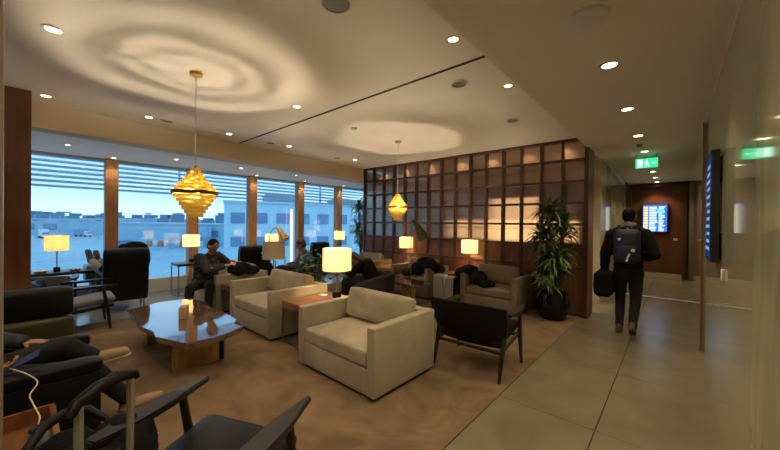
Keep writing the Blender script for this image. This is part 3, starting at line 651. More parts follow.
def tree(label, loc, stems, potr, poth, m=LEAF, seed=1, name='potted_dracaena', ln=.36, n=46):
    rnd = random.Random(seed); t = thing(name, label, 'potted plant', loc)
    b = NB(); lathe(b, [(.0001, 0), (potr*.62, 0), (potr*.95, poth*.35), (potr, poth*.62), (potr*.86, poth*.95), (potr*.84, poth), (potr*.78, poth), (potr*.78, poth-.05), (.0001, poth-.05)], seg=40); obj('pot', b, POT, t)
    for (sx, sy, hx_, hy_, hz) in stems:
        b = NB(); tube(b, [(sx, sy, poth-.06), (sx*.6+hx_*.4, sy*.6+hy_*.4, (hz+poth)/2), (hx_, hy_, hz)], [.022, .018, .014], 8); obj('stem', b, BARK, t)
    b = NB()
    for (sx, sy, hx_, hy_, hz) in stems:
        rosette(b, (hx_, hy_, hz), n, ln, rnd); rosette(b, (hx_, hy_, hz-.10), n*2//3, ln, rnd); rosette(b, (hx_, hy_, hz-.2), n//2, ln*.9, rnd)
        k = hz-.4
        while k > poth+.35: rosette(b, (sx+(hx_-sx)*k/hz, sy+(hy_-sy)*k/hz, k), n//4, ln*.75, rnd); k -= .26
    obj('foliage', b, m, t)
tree('tall dracaena in a glossy black round pot at the end of the partition', (-1.50, 5.76, 0), [(-.05, 0, -.05, -.03, 1.78), (.06, .04, .13, .02, 1.52), (0, -.06, -.15, -.06, 1.36), (.03, -.04, .06, -.12, 1.02), (-.03, -.05, -.06, -.12, .74)], .265, .44, seed=4, ln=.38)
tree('tall indoor tree at the window beside the left end of the partition', (-7.1, 6.75, 0), [(-.05, 0, -.1, -.05, 2.05), (.06, .04, .14, .12, 1.75), (0, .05, .05, -.20, 1.45), (-.04, -.02, -.08, .14, 1.15)], .2, .4, seed=8, ln=.40, n=40)
def bush(label, loc, seed=3):
    rnd = random.Random(seed); t = thing('leafy_plant', label, 'potted plant', loc)
    b = NB(); lathe(b, [(.0001, 0), (.14, 0), (.18, .32), (.165, .32), (.16, .28), (.0001, .28)], seg=28); obj('pot', b, POT, t)
    b = NB(); s = NB()
    for k in range(26):
        a = rnd.random()*2*PI; rr = rnd.uniform(.06, .40); z = rnd.uniform(.62, 1.22) - rr*.3; e_ = Vector((rr*math.cos(a), rr*math.sin(a), z))
        tube(s, [(0, 0, .28), (e_.x*.4, e_.y*.4, z*.75), e_], .005, 5)
        for j in range(8):
            c_ = e_ + Vector((rnd.gauss(0, .07), rnd.gauss(0, .07), rnd.gauss(-.02, .07))); d = Vector((rnd.gauss(0, 1), rnd.gauss(0, 1), rnd.gauss(-.2, .5))).normalized(); l_ = rnd.uniform(.07, .13)
            sd = d.cross(Vector((0, 0, 1))).normalized()*l_*.38; v = [b.verts.new(c_), b.verts.new(c_+d*l_*.45+sd), b.verts.new(c_+d*l_+Vector((0, 0, -.02))), b.verts.new(c_+d*l_*.45-sd), b.verts.new(c_+d*l_*.45+Vector((0, 0, -.012)))]
            b.faces.new((v[0], v[1], v[4])); b.faces.new((v[1], v[2], v[4])); b.faces.new((v[2], v[3], v[4])); b.faces.new((v[3], v[0], v[4]))
    obj('stems', s, BARK, t); obj('foliage', b, LEAF2, t)
bush('bushy green leafy plant between the blue shirted person and the lit lamp', (-4.72, 3.40, .012))

# ------------------------------------------------------------------ soft shapes, people
def cap(b, p0, p1, r0, r1, seg=14):
    p0, p1 = Vector(p0), Vector(p1); d = p1-p0
    if d.length < 1e-5: d = Vector((0, 0, 1e-3)); p1 = p0+d
    dn = d.normalized(); P = []; Rr = []
    for k in range(4): a = PI/2*(k/4); P.append(p0 - dn*r0*math.cos(a)); Rr.append(max(.0006, r0*math.sin(a)))
    P.append(p0); Rr.append(r0); P.append(p1); Rr.append(r1)
    for k in range(1, 5): a = PI/2*(k/4); P.append(p1 + dn*r1*math.sin(a)); Rr.append(max(.0006, r1*math.cos(a)))
    x, y, _ = axes(dn); rings = [[b.verts.new(q + (x*math.cos(2*PI*i/seg) + y*math.sin(2*PI*i/seg))*r) for i in range(seg)] for q, r in zip(P, Rr)]
    for a_, c_ in zip(rings, rings[1:]):
        for i in range(seg): b.faces.new((a_[i], a_[(i+1) % seg], c_[(i+1) % seg], c_[i]))
    b.faces.new(rings[0][::-1]); b.faces.new(rings[-1])
def chain(b, pts, rs):
    for i in range(len(pts)-1): cap(b, pts[i], pts[i+1], rs[i], rs[i+1])
def ell(b, c, r, rot=None):
    m_ = Matrix.Translation(Vector(c)) @ (rot.to_4x4() if rot else Matrix.Identity(4)) @ Matrix.Diagonal((*r, 1))
    bmesh.ops.create_uvsphere(b, u_segments=20, v_segments=14, radius=1, matrix=m_)
def soft(name, b, m, parent=None, vox=.012, sm=4, disp=0, dsize=.12):
    o = obj(name, b, m, parent, True)
    r = o.modifiers.new('remesh', 'REMESH'); r.mode = 'VOXEL'; r.voxel_size = vox; r.use_smooth_shade = True
    if disp:
        tx = bpy.data.textures.new('folds', 'CLOUDS'); tx.noise_scale = dsize; d = o.modifiers.new('folds', 'DISPLACE'); d.texture = tx; d.strength = disp; d.mid_level = .5
    s = o.modifiers.new('smooth', 'SMOOTH'); s.iterations = sm; s.factor = .5
    return o
def hand(b, wrist, d, n, side=1, curl=.5, sc=1.0):
    # d: direction wrist->fingers, n: palm normal (faces what is held), side: +1 thumb on the d x n side
    wrist, d, n = Vector(wrist), Vector(d).normalized(), Vector(n).normalized(); n = (n - d*n.dot(d)).normalized(); s = d.cross(n)*side
    for k in (-.028, -.010, .010, .028): cap(b, wrist + s*k*.6*sc, wrist + d*.075*sc + s*k*sc, .014*sc, .012*sc, 8)
    for k, l_ in ((.031, .072), (.011, .080), (-.011, .074), (-.030, .058)):
        p = wrist + (d*.082 + s*k)*sc; q = d.copy(); r_ = .0085*sc
        for j in range(3):
            a = curl*(.55+.35*j); q = (d*math.cos(a*(j+1)*.75) + n*math.sin(a*(j+1)*.75)).normalized(); p2 = p + q*l_*sc*(.45, .32, .23)[j]; cap(b, p, p2, r_, r_*.9, 8); p = p2; r_ *= .9
    p = wrist + (d*.02 + s*.03)*sc; p1 = p + (d*.03 + s*.032 + n*.015)*sc; p2 = p1 + (d*.03 + s*.004 + n*.016)*sc; chain(b, [p, p1, p2], [.013*sc, .010*sc, .008*sc])
def head(b, c, face, up, s=1.0):
    # skull, jaw, nose, ears in the body mesh
    c, f_, u_ = Vector(c), Vector(face).normalized(), Vector(up).normalized(); f_ = (f_ - u_*f_.dot(u_)).normalized(); r_ = f_.cross(u_)
    rot = Matrix((r_, f_, u_)).transposed()
    ell(b, c + u_*.02*s, (.075*s, .092*s, .098*s), rot); ell(b, c - u_*.052*s + f_*.022*s, (.055*s, .062*s, .062*s), rot)
    cap(b, c + f_*.088*s + u_*.012*s, c + f_*.107*s - u_*.022*s, .010*s, .015*s, 8)
    cap(b, c + f_*.068*s - u_*.055*s + r_*.018*s, c + f_*.068*s - u_*.055*s - r_*.018*s, .012*s, .012*s, 8)
    for k in (-1, 1): ell(b, c + r_*.077*s*k - f_*.005*s, (.012*s, .022*s, .033*s), rot)
    return rot, f_, u_, r_
def face_bits(t, c, rot, f_, u_, r_, s=1.0):
    b = NB()
    for k in (-1, 1): ell(b, Vector(c) + f_*.082*s + u_*.014*s + r_*.03*s*k, (.012*s, .008*s, .008*s), rot)
    obj('eyes', b, BLACK, t)
    b = NB()
    for k in (-1, 1): cap(b, Vector(c) + f_*.088*s + u_*.034*s + r_*.016*s*k, Vector(c) + f_*.078*s + u_*.034*s + r_*.044*s*k, .005*s, .004*s, 8)
    obj('eyebrows', b, HAIRD, t)
    b = NB(); cap(b, Vector(c) + f_*.080*s - u_*.056*s + r_*.018*s, Vector(c) + f_*.080*s - u_*.056*s - r_*.018*s, .006*s, .006*s, 8)
    obj('mouth', b, mat('lips', (.30, .10, .08), .5), t)
def hair(t, c, rot, f_, u_, r_, m, s=1.0, long=0):
    b = NB(); c = Vector(c); ell(b, c + u_*.042*s - f_*.018*s, (.084*s, .096*s, .088*s), rot); ell(b, c - f_*.045*s + u_*.0*s, (.078*s, .062*s, .085*s), rot)
    if long:
        for k in (-.6, 0, .6): cap(b, c - f_*.04*s + r_*.06*k*s, c - f_*.05*s + r_*.07*k*s - u_*long, .06*s, .03*s)
    soft('hair', b, m, t, .009, 3, .01, .03)
def shoe(t, heel, toe, m, up=(0, 0, 1), s=1.0, sole=True, name='shoe'):
    heel, toe, up = Vector(heel), Vector(toe), Vector(up).normalized(); d = (toe-heel).normalized(); up = (up - d*up.dot(d)).normalized()
    b = NB(); chain(b, [heel + up*.045, heel.lerp(toe, .45) + up*.045, heel.lerp(toe, .82) + up*.036], [.040*s, .043*s, .040*s]); cap(b, heel + up*.05, heel + up*.10 + d*.01, .038*s, .036*s)
    o = soft(name, b, m, t, .008, 3)
    if sole:
        b = NB(); cap(b, heel + up*.008, heel.lerp(toe, .85) + up*.008, .036*s, .041*s); ctr = heel + up*.008
        for v in b.verts: h_ = (v.co-ctr).dot(up); v.co -= up*h_*.72
        obj('sole', b, mat('pale_sole', (.5, .46, .38), .7) if m is SUEDE else BLACK, o)
    return o

# --- walking man with backpack
wt = thing('person', 'person in dark clothes with a navy backpack walking away down the corridor', 'person', (-.50, 5.78, 0))
b = NB(); hd = Vector((0, .02, 1.675))
rt = head(b, hd, (0.05, 1, -.05), (0, 0, 1))
cap(b, (0, 0, 1.62), (0, -.01, 1.45), .055, .06)
ell(b, (0, 0, 1.30), (.19, .11, .20)); ell(b, (0, .0, 1.05), (.15, .10, .16)); ell(b, (0, 0, .93), (.165, .11, .12))
for s, hip, knee, ank in ((-1, (-.09, 0, .90), (-.10, .12, .50), (-.09, -.05, .10)), (1, (.09, 0, .90), (.09, -.02, .48), (.08, -.30, .14))):
    chain(b, [hip, knee, ank], [.085, .055, .038])
chain(b, [(-.19, 0, 1.42), (-.26, -.06, 1.13), (-.29, .02, .90)], [.052, .042, .030]); hand(b, (-.29, .02, .88), (0, .05, -1), (1, 0, 0), 1, 1.1)
chain(b, [(.19, 0, 1.42), (.28, -.10, 1.16), (.20, .14, 1.08)], [.052, .042, .030]); hand(b, (.20, .14, 1.08), (-.5, .8, 0), (0, 0, -1), 1, .8)
soft('body', b, SKIN, wt, .011)
face_bits(wt, hd, *rt); hair(wt, hd, *rt, HAIRD)
b = NB(); ell(b, (0, 0, 1.32), (.215, .13, .20)); ell(b, (0, 0, 1.10), (.185, .125, .22)); ell(b, (0, 0, .97), (.18, .125, .11)); cap(b, (-.13, 0, 1.46), (.13, 0, 1.46), .07, .07)
chain(b, [(-.19, 0, 1.42), (-.27, -.06, 1.13), (-.29, .015, .93)], [.088, .075, .055]); chain(b, [(.19, 0, 1.42), (.29, -.10, 1.16), (.215, .11, 1.09)], [.088, .078, .055])
soft('jacket', b, BLKF, wt, .012, 4, .02)
b = NB(); ell(b, (0, 0, .90), (.175, .122, .11))
for hip, knee, ank in (((-.09, 0, .88), (-.10, .12, .50), (-.09, -.045, .12)), ((.09, 0, .88), (.09, -.02, .48), (.08, -.29, .17))): chain(b, [hip, knee, ank], [.098, .068, .052])
soft('trousers', b, DENIM, wt, .012, 3, .012)
shoe(wt, (-.09, -.09, 0), (-.10, .20, 0), BROWNSH); shoe(wt, (.08, -.40, .125), (.08, -.16, .01), BROWNSH, (0, -.4, .9))
b = NB(); cap(b, (-.055, -.02, 1.565), (.055, -.02, 1.565), .035, .035); cap(b, (0, -.05, 1.565), (0, .05, 1.56), .05, .045); soft('collar', b, mat('pale_collar', (.35, .36, .40), .7), wt, .009)
bp_ = thing('backpack', 'navy blue backpack with white patches on the walking person', 'backpack', (-.50, 5.78, 0))
b = NB(); cushion(b, -.155, .155, -.30, -.12, 1.02, 1.50, .02, .07); obj('main_compartment', b, NAVY, bp_)
b = NB(); cushion(b, -.12, .12, -.345, -.28, 1.05, 1.28, .015, .04); obj('front_pocket', b, NAVY, bp_)
for s in (-1, 1):
    b = NB(); tube(b, [(s*.10, -.15, 1.47), (s*.11, -.06, 1.555), (s*.12, .08, 1.52), (s*.135, .15, 1.36), (s*.15, .09, 1.18), (s*.15, -.14, 1.09)], .016, 8, flat=.6); obj('strap', b, BLKF, bp_)
b = NB(); tube(b, [(-.03, -.16, 1.50), (-.02, -.17, 1.54), (.02, -.17, 1.54), (.03, -.16, 1.50)], .008, 8); obj('haul_loop', b, BLKF, bp_)
b = NB(); cushion(b, -.095, -.065, -.322, -.312, 1.345, 1.375, .001, .005); cushion(b, .055, .10, -.355, -.34, 1.19, 1.235, .001, .007); obj('reflective_patch', b, PAPER, bp_)
b = NB(); tube(b, [(.045, -.355, 1.17), (.02, -.362, 1.11), (.01, -.355, 1.06)], .012, 8); obj('cord_loop', b, PAPER, bp_)
b_ = thing('duffel_bag', 'dark duffel bag in the left hand of the walking person', 'bag', (-.79, 5.80, .55))
b = NB(); cushion(b, -.11, .11, -.22, .18, -.06, .33, .02, .08); soft('bag_body', b, BLKF, b_, .012, 3, .02)
for s in (-1, 1):
    b = NB(); tube(b, [(s*.05, -.12, .31), (s*.03, -.06, .37), (.01*s, 0, .385), (s*.03, .05, .37), (s*.05, .10, .31)][::1], .009, 8); obj('handle', b, BLKF, b_)

# --- generic seated figure
def seated(label, loc, rz, hip_z, J, shirt, pants, hairm, long=0, headface=(0, 1, -.2), vox=.012, shoes=BROWNSH, group=None, disp=.02):
    """J: joints in local frame, figure faces +y"""
    t = thing('person', label, 'person', loc, rz); hp = Vector(J['hip']); ch = Vector(J['chest']); nk = Vector(J['neck']); hd = Vector(J['head'])
    up = (hd-nk).normalized(); b = NB(); rt = head(b, hd, headface, up)
    cap(b, nk, hd - up*.05, .055, .052); ax = (ch-hp).normalized(); rot = Matrix((Vector((1, 0, 0)), ax.cross(Vector((1, 0, 0))), ax)).transposed()
    ell(b, ch, (.18, .11, .18), rot); ell(b, hp.lerp(ch, .5), (.15, .11, .18), rot); ell(b, hp, (.16, .12, .12), rot); cap(b, ch.lerp(nk, .6), nk, .08, .055)
    for s in ('l', 'r'):
        chain(b, J['arm_'+s], [.052, .042, .030]); w_ = Vector(J['arm_'+s][2]); e_ = Vector(J['arm_'+s][1])
        hand(b, w_, (w_-e_), J.get('palm_'+s, (0, 0, -1)), 1 if s == 'l' else -1, .7)
        chain(b, J['leg_'+s], [.085, .058, .040])
    soft('body', b, SKIN, t, vox)
    face_bits(t, hd, *rt); hair(t, hd, *rt, hairm, 1.0, long)
    fa = J.get('fat', 1); b = NB(); ell(b, ch, (.205*fa, .135*fa, .19), rot); ell(b, hp.lerp(ch, .5), (.18*fa, .14*fa, .19), rot); ell(b, hp.lerp(ch, .12), (.185*fa, .145*fa, .10), rot); sh = (Vector(J['arm_l'][0])+Vector(J['arm_r'][0]))/2
    cap(b, Vector(J['arm_l'][0]), Vector(J['arm_r'][0]), .065, .065); cap(b, sh, nk, .085, .062)
    for s in ('l', 'r'):
        a_ = [Vector(p) for p in J['arm_'+s]]; chain(b, [a_[0], a_[1], a_[1].lerp(a_[2], .85)], [.072*fa, .060*fa, .045*fa])
    soft('shirt', b, shirt, t, vox, 4, disp)
    b = NB(); ell(b, hp, (.178, .14, .12), rot)
    for s in ('l', 'r'):
        l_ = [Vector(p) for p in J['leg_'+s]]; chain(b, [l_[0], l_[1], l_[1].lerp(l_[2], .92)], [.098, .070, .055])
    soft('trousers', b, pants, t, vox, 3, .012)
    for s in ('l', 'r'):
        if 'toe_'+s in J: shoe(t, J['heel_'+s], J['toe_'+s], shoes, J.get('fup_'+s, (0, 0, 1)))
    return t
# patterned shirt material
def floral():
    m = mat('floral_shirt', (.008, .009, .014), .75); n = m.node_tree; t = n.nodes.new('ShaderNodeTexCoord'); v = n.nodes.new('ShaderNodeTexVoronoi'); v.inputs['Scale'].default_value = 17; n.links.new(t.outputs['Object'], v.inputs['Vector'])
    r = n.nodes.new('ShaderNodeValToRGB'); n.links.new(v.outputs['Distance'], r.inputs[0]); r.color_ramp.elements[0].position = .16; r.color_ramp.elements[0].color = (.16, .13, .06, 1); r.color_ramp.elements[1].position = .30; r.color_ramp.elements[1].color = (.008, .009, .014, 1)
    n.links.new(r.outputs[0], n.nodes['Principled BSDF'].inputs['Base Color']); return m
FLORAL = floral()
# the man in the patterned shirt sits on the front edge of the armchair, turned to the right, reaching over its arm
seated('person in a dark patterned shirt sitting forward and reaching over the armchair arm', (-5.98, 2.03, 0), R(-62), .5,
       dict(fat=1.2, hip=(0, 0, .52), chest=(0, .04, .79), neck=(0, .10, .98), head=(0, .16, 1.12),
            arm_l=[(-.19, .07, .94), (-.24, .28, .80), (-.08, .47, .84)], arm_r=[(.19, .07, .94), (.24, .28, .76), (.08, .47, .82)],
            leg_l=[(-.04, .04, .50), (.22, .30, .49), (.26, .30, .11)], leg_r=[(.12, -.02, .50), (.38, .08, .49), (.40, .04, .11)],
            heel_l=(.22, .29, .012), toe_l=(.47, .34, .012), heel_r=(.36, .04, .012), toe_r=(.62, .08, .012)),
       FLORAL, DENIM, HAIRD, headface=(.25, 1, -.25))
tag(soft('dark_jacket', (lambda b: (ell(b, (-5.56, 2.42, .75), (.13, .20, .12)), ell(b, (-5.52, 2.62, .70), (.10, .14, .08)), b)[-1])(NB()), BLKF, None, .012, 3, .05), 'dark garment held over the arm of the armchair by the man in the patterned shirt', 'jacket')
# person in blue shirt
seated('person in a blue shirt with short brown hair sitting in the dark tub chair', (-5.62, 3.62, .0), R(150), .45,
       dict(hip=(0, -.10, .52), chest=(0, -.13, .78), neck=(0, -.10, .97), head=(0, -.04, 1.09),
            arm_l=[(-.19, -.12, .92), (-.26, .02, .70), (-.12, .22, .68)], arm_r=[(.19, -.12, .92), (.26, .02, .70), (.12, .22, .68)],
            leg_l=[(-.09, -.05, .50), (-.13, .36, .50), (-.13, .42, .12)], leg_r=[(.09, -.05, .50), (.13, .36, .50), (.13, .42, .12)],
            heel_l=(-.13, .38, .012), toe_l=(-.14, .64, .012), heel_r=(.13, .38, .012), toe_r=(.14, .64, .012)), BLUES, DENIM, HAIRB, headface=(.2, 1, -.4))
# slumped person in black
seated('person in black with long auburn hair slumped forward in a dark tub chair', (-4.06, 4.05, .0), R(118), .45,
       dict(hip=(0, -.08, .52), chest=(0, .02, .74), neck=(0, .16, .86), head=(0, .27, .90),
            arm_l=[(-.19, .08, .84), (-.24, .26, .66), (-.06, .40, .68)], arm_r=[(.19, .08, .84), (.24, .26, .66), (.06, .40, .68)],
            leg_l=[(-.09, -.02, .50), (-.13, .40, .50), (-.13, .42, .12)], leg_r=[(.09, -.02, .50), (.13, .40, .50), (.13, .42, .12)],
            heel_l=(-.13, .38, .012), toe_l=(-.14, .64, .012), heel_r=(.13, .38, .012), toe_r=(.14, .64, .012)), BLKF, DENIM, HAIRB, long=.16, headface=(0, .75, -.6))
# person with feet up at the window (in the high backed chair)
seated('person reclining in the window chair with brown shoes propped up', (-7.32, 1.14, 0), R(120), .45,
       dict(hip=(0, .10, .56), chest=(0, -.02, .80), neck=(0, -.05, .94), head=(0, -.03, 1.0),
            arm_l=[(-.17, .0, .90), (-.20, .12, .72), (-.12, .32, .68)], arm_r=[(.17, .0, .90), (.20, .12, .72), (.12, .32, .68)],
            leg_l=[(-.09, .12, .56), (-.12, .42, .74), (.02, .68, .80)][:3], leg_r=[(.09, .12, .56), (.13, .42, .72), (.15, .70, .78)],
            heel_l=(.02, .76, .78), toe_l=(.03, .84, 1.00), fup_l=(0, -1, .3), heel_r=(.15, .78, .76), toe_r=(.18, .86, .97), fup_r=(0, -1, .3)), BLKF, mat('grey_socks_trousers', (.30, .27, .24), .8), HAIRD)
b = NB(); cushion(b, -8.36, -7.92, .72, 1.42, .40, .72, .01, .05); box(b, -8.3, -7.98, .8, 1.34, 0, .42); tag(obj('footstool', b, mat('blue_grey_leather', (.14, .17, .22), .5)), 'blue grey footstool under the propped brown shoes at the window', 'footstool')

# person with the phone (foreground left)
pt_ = thing('person', 'person with a phone in the black leather armchair, tan suede shoes stretched out', 'person', (-3.31, -.10, 0))
b = NB(); hd = Vector((0, -.22, 1.13)); rt = head(b, hd, (.1, 1, -.5), (0, .1, 1)); cap(b, (0, -.22, .98), hd - Vector((0, 0, .05)), .055, .052)
ell(b, (0, -.20, .78), (.18, .12, .19)); ell(b, (0, -.16, .60), (.16, .13, .16)); ell(b, (0, -.10, .53), (.17, .14, .11)); cap(b, (0, -.20, .90), (0, -.22, .98), .08, .055)
chain(b, [(-.19, -.20, .92), (-.27, -.10, .72), (-.20, .10, .66)], [.052, .042, .030]); hand(b, (-.20, .10, .66), (.5, .8, 0), (0, 0, -1), -1, .5)
chain(b, [(.19, -.20, .92), (.30, -.20, .70), (.31, -.06, .64)], [.052, .042, .030]); hand(b, (.31, -.045, .645), (.05, 1, .22), (-.35, .05, .95), -1, .75, 1.0)
chain(b, [(-.09, -.08, .52), (-.12, .30, .60), (-.06, .46, .48)], [.085, .055, .038]); chain(b, [(.09, -.08, .52), (.14, .42, .46), (.05, .66, .10)], [.085, .055, .038])
soft('body', b, SKIN, pt_, .007, 4); face_bits(pt_, hd, *rt); hair(pt_, hd, *rt, HAIRD)
b = NB(); ell(b, (0, -.20, .80), (.205, .145, .20)); ell(b, (0, -.15, .62), (.19, .15, .16)); cap(b, (-.19, -.20, .92), (.19, -.20, .92), .065, .065); cap(b, (0, -.2, .90), (0, -.21, .98), .085, .062)
chain(b, [(-.19, -.20, .92), (-.28, -.10, .72), (-.20, .08, .665)], [.075, .065, .048]); chain(b, [(.19, -.20, .92), (.30, -.20, .72), (.31, -.10, .66)], [.075, .062, .045])
soft('jacket', b, mat('striped_dark_jacket', (.015, .018, .03), .7, col2=(.05, .06, .09), scale=30, stretch=(1, 1, .1)), pt_, .011, 4, .02)
b = NB(); ell(b, (0, -.10, .53), (.185, .16, .11)); chain(b, [(-.09, -.08, .52), (-.12, .30, .60), (-.07, .45, .49)], [.098, .072, .054]); chain(b, [(.09, -.08, .52), (.14, .42, .46), (.06, .63, .15)], [.098, .070, .054])
soft('trousers', b, DENIM, pt_, .011, 3, .015)
shoe(pt_, (-.07, .43, .42), (-.03, .68, .45), SUEDE, (0, -.1, 1), 1.05); shoe(pt_, (.03, .63, .012), (.0, .91, .012), SUEDE, (0, 0, 1), 1.05)
ph = thing('smartphone', 'black smartphone held over the armchair arm at the left edge', 'phone', (-2.985, .005, .685), 0)
b = NB(); box(b, -.034, .034, -.070, .070, -.004, .004, bev=.003); obj('phone_body', b, BLACK, ph)
b = NB(); box(b, -.030, .030, -.065, .065, .004, .0048); obj('display', b, mat('phone_screen', (.01, .015, .03), .35, emis=(.25, .5, .9), estr=.02), ph, False)
ph.rotation_euler = (R(32), R(25), R(-10))
b = NB(); pts = [(-2.99, -.06, .65), (-2.90, .0, .63), (-2.78, .05, .60), (-2.66, .02, .58), (-2.52, .03, .58), (-2.42, .05, .55), (-2.33, .05, .57), (-2.31, .045, .551)]
cv = []
for i in range(len(pts)-1):
    p0, p1, p2, p3 = [Vector(pts[max(0, min(len(pts)-1, i+k))]) for k in (-1, 0, 1, 2)]
    for k in range(8):
        s_ = k/8; cv.append(.5*((2*p1)+(p2-p0)*s_+(2*p0-5*p1+4*p2-p3)*s_*s_+(3*p1-p0-3*p2+p3)*s_**3))
tube(b, cv + [pts[-1]], .0035, 8); tag(obj('charging_cable', b, mat('white_cable', (.75, .66, .45), .5)), 'pale charging cable hanging from the phone beside the armchair', 'cable')

# small walnut box table with the pale blue canister
t = thing('box_side_table', 'orange walnut open box side table at the lower left corner', 'side table', (-2.46, -.01, .012), 0)
b = NB(); box(b, -.24, .22, -.24, -.215, 0, .47, bev=.003); obj('side_panel', b, SIDEW, t); b = NB(); box(b, -.24, .22, .105, .13, 0, .47, bev=.003); obj('side_panel', b, SIDEW, t)
b = NB(); box(b, -.219, .22, -.214, .104, .37, .39); obj('shelf', b, SIDEW, t, False); b = NB(); box(b, -.24, -.22, -.215, .105, .0, .47); obj('back_panel', b, SIDEW, t, False)
t = thing('canister', 'pale blue metallic canister with dark lid on the box side table', 'canister', (-2.30, .045, .403))
b = NB(); lathe(b, [(.0001, 0), (.034, 0), (.036, .01), (.036, .12), (.034, .125), (.0001, .125)], seg=28); obj('can', b, mat('pale_blue_metal', (.45, .62, .80), .2, .6), t)
b = NB(); lathe(b, [(.0001, .125), (.033, .125), (.033, .138), (.028, .143), (.0001, .143)], seg=28); obj('lid', b, BLACK, t)

# rolling suitcase whose handle rises at the lower left
t = thing('rolling_suitcase', 'suitcase with raised black grip and metal telescopic posts at the lower left', 'suitcase', (-1.205, .155, .012), 0)
g0, g1 = Vector((-.075, -.0, 1.045)), Vector((.075, 0, 1.045))
def two(p): return p
gd = Vector((-.11, .14, 0)).normalized(); sdv = Vector((gd.y, -gd.x, 0))
def L3(u, v, z): q = gd*u + sdv*v; return Vector((q.x, q.y, z))
b = NB(); pts = [L3(-.10, 0, 1.035), L3(-.085, 0, 1.06), L3(-.03, 0, 1.075), L3(.04, 0, 1.075), L3(.09, 0, 1.06), L3(.10, 0, 1.045)]
tube(b, pts, [.011, .015, .017, .017, .015, .010], 12); obj('grip', b, BLKL, t)
b = NB(); cap(b, L3(.01, 0, 1.088), L3(.03, 0, 1.088), .008, .008, 8); obj('release_button', b, BLACK, t)
for u in (-.078, .078):
    b = NB(); tube(b, [L3(u, 0, .58), L3(u, 0, 1.06)], .010, 8); obj('handle_post', b, mat('olive_metal_tube', (.36, .33, .26), .35, .5), t)
b = NB(); cushion(b, -.15, .15, -.10, .10, .05, .60, .01, .05, 8); bmesh.ops.transform(b, matrix=Matrix.Rotation(math.atan2(gd.y, gd.x), 4, 'Z') @ Matrix.Translation((0, .09, 0)), verts=b.verts); obj('shell', b, BLKF, t)
for u in (-.13, .13):
    for v in (.02, .16):
        b = NB(); c_ = L3(u, v, .028); cap(b, c_ - sdv*.008, c_ + sdv*.008, .024, .024); obj('wheel', b, BLACK, t)

# coats --------------------------------------------------------------------
def coat(label, parts, m=BLKF, disp=.07, name='coat', vox=.014, cat='coat', group=None):
    b = NB()
    for p in parts:
        if len(p) == 2: ell(b, *p)
        else: cap(b, *p)
    o = soft(name, b, m, None, vox, 4, disp, .10); tag(o, label, cat, group); return o
coat('black coat with folds lying over the back of the foreground lounge chair', [((-1.86, .30, .53), (.16, .13, .12)), ((-1.72, .18, .50), (.22, .14, .12)), ((-1.98, .16, .46), (.18, .18, .10)), ((-2.06, .12, .50), (.12,.12,.08))], disp=.06)
b = NB(); ar = [(-2.02, .26, .60), (-2.08, .20, .65), (-2.10, .12, .655), (-2.03, .05, .65), (-1.93, .01, .63), (-1.86, -.03, .58)]
tube(b, ar, [.014, .018, .021, .021, .018, .014], 12); tag(obj('bag_strap', b, BLKL), 'curved black padded strap arching over the coat at the lower left', 'strap')
coat('black coat draped over the high backed chair with the reclining person', [((-6.98, 1.26, 1.08), (.12, .17, .10)), ((-6.95, 1.38, .92), (.09, .09, .22)), ((-6.92, 1.20, .98), (.06, .14, .14))], disp=.05)
coat('black coat arched over the taupe armchair left of the suitcases', [((-3.78, 5.52, .70), (.15, .20, .12)), ((-4.05, 5.5, .60), (.20, .16, .13)), ((-4.25, 5.42, .50), (.15, .14, .09)), ((-3.95, 5.62, .74), (.2, .15, .11)), ((-3.62, 5.62, .62), (.12, .16, .10))])
coat('black coat spilled over the left arm of the taupe armchair beside the dracaena', [((-2.90, 5.55, .68), (.16, .20, .10)), ((-2.68, 5.5, .56), (.16, .17, .13)), ((-2.50, 5.45, .48), (.16, .14, .07)), ((-3.06, 5.55, .60), (.12, .14, .12))])
coat('black bag with a white object beside the high backed chair', [((-6.02, 3.12, .80), (.10, .09, .13)), ((-5.98, 3.13, .66), (.15, .12, .12)), ((-6.0, 3.13, .14), (-6.0, 3.13, .6), .12, .12)], name='bag', cat='bag')
b = NB(); ell(b, (-6.04, 3.10, .935), (.05, .05, .03)); tag(soft('white_cap', b, mat('pale_blue_cloth', (.55, .62, .70), .8), None, .008), 'pale folded cloth on the black bag beside the high backed chair', 'cloth')
coat('cream blanket bundled on the armchair beside the man in the patterned shirt', [((-5.95, 2.78, .66), (.24, .12, .10)), ((-5.78, 2.7, .64), (.12, .14, .07))], m=CREAMC, disp=.04, name='blanket', cat='blanket')
# suitcases by the partition
def suitcase(x, y, w_, dpt, h, m, label):
    t = thing('upright_suitcase', label, 'suitcase', (x, y, .012), R(8), 'suitcases before the partition')
    b = NB(); cushion(b, -w_/2, w_/2, -dpt/2, dpt/2, .05, h, .006, .03, 6); obj('shell', b, m, t)
    b = NB()
    for k in range(5): xx = -w_/2+.03+k*(w_-.06)/4; box(b, xx-.004, xx+.004, -dpt/2-.006, -dpt/2+.002, .08, h-.04)
    obj('ribs', b, mat('case_rib', (.2, .21, .22), .4, .5), t, False)
    b = NB(); tube(b, [(-.05, 0, h-.01), (-.045, 0, h+.03), (.045, 0, h+.03), (.05, 0, h-.01)], .008, 8); obj('handle', b, BLACK, t)
    for sx in (-1, 1):
        for sy in (-1, 1):
            b = NB(); cap(b, (sx*(w_/2-.04), sy*(dpt/2-.03)-.008, .027), (sx*(w_/2-.04), sy*(dpt/2-.03)+.008, .027), .024, .024); obj('wheel', b, BLACK, t)
suitcase(-3.47, 5.46, .235, .22, .54, SILVER, 'silver ribbed suitcase, left of the pair before the partition')
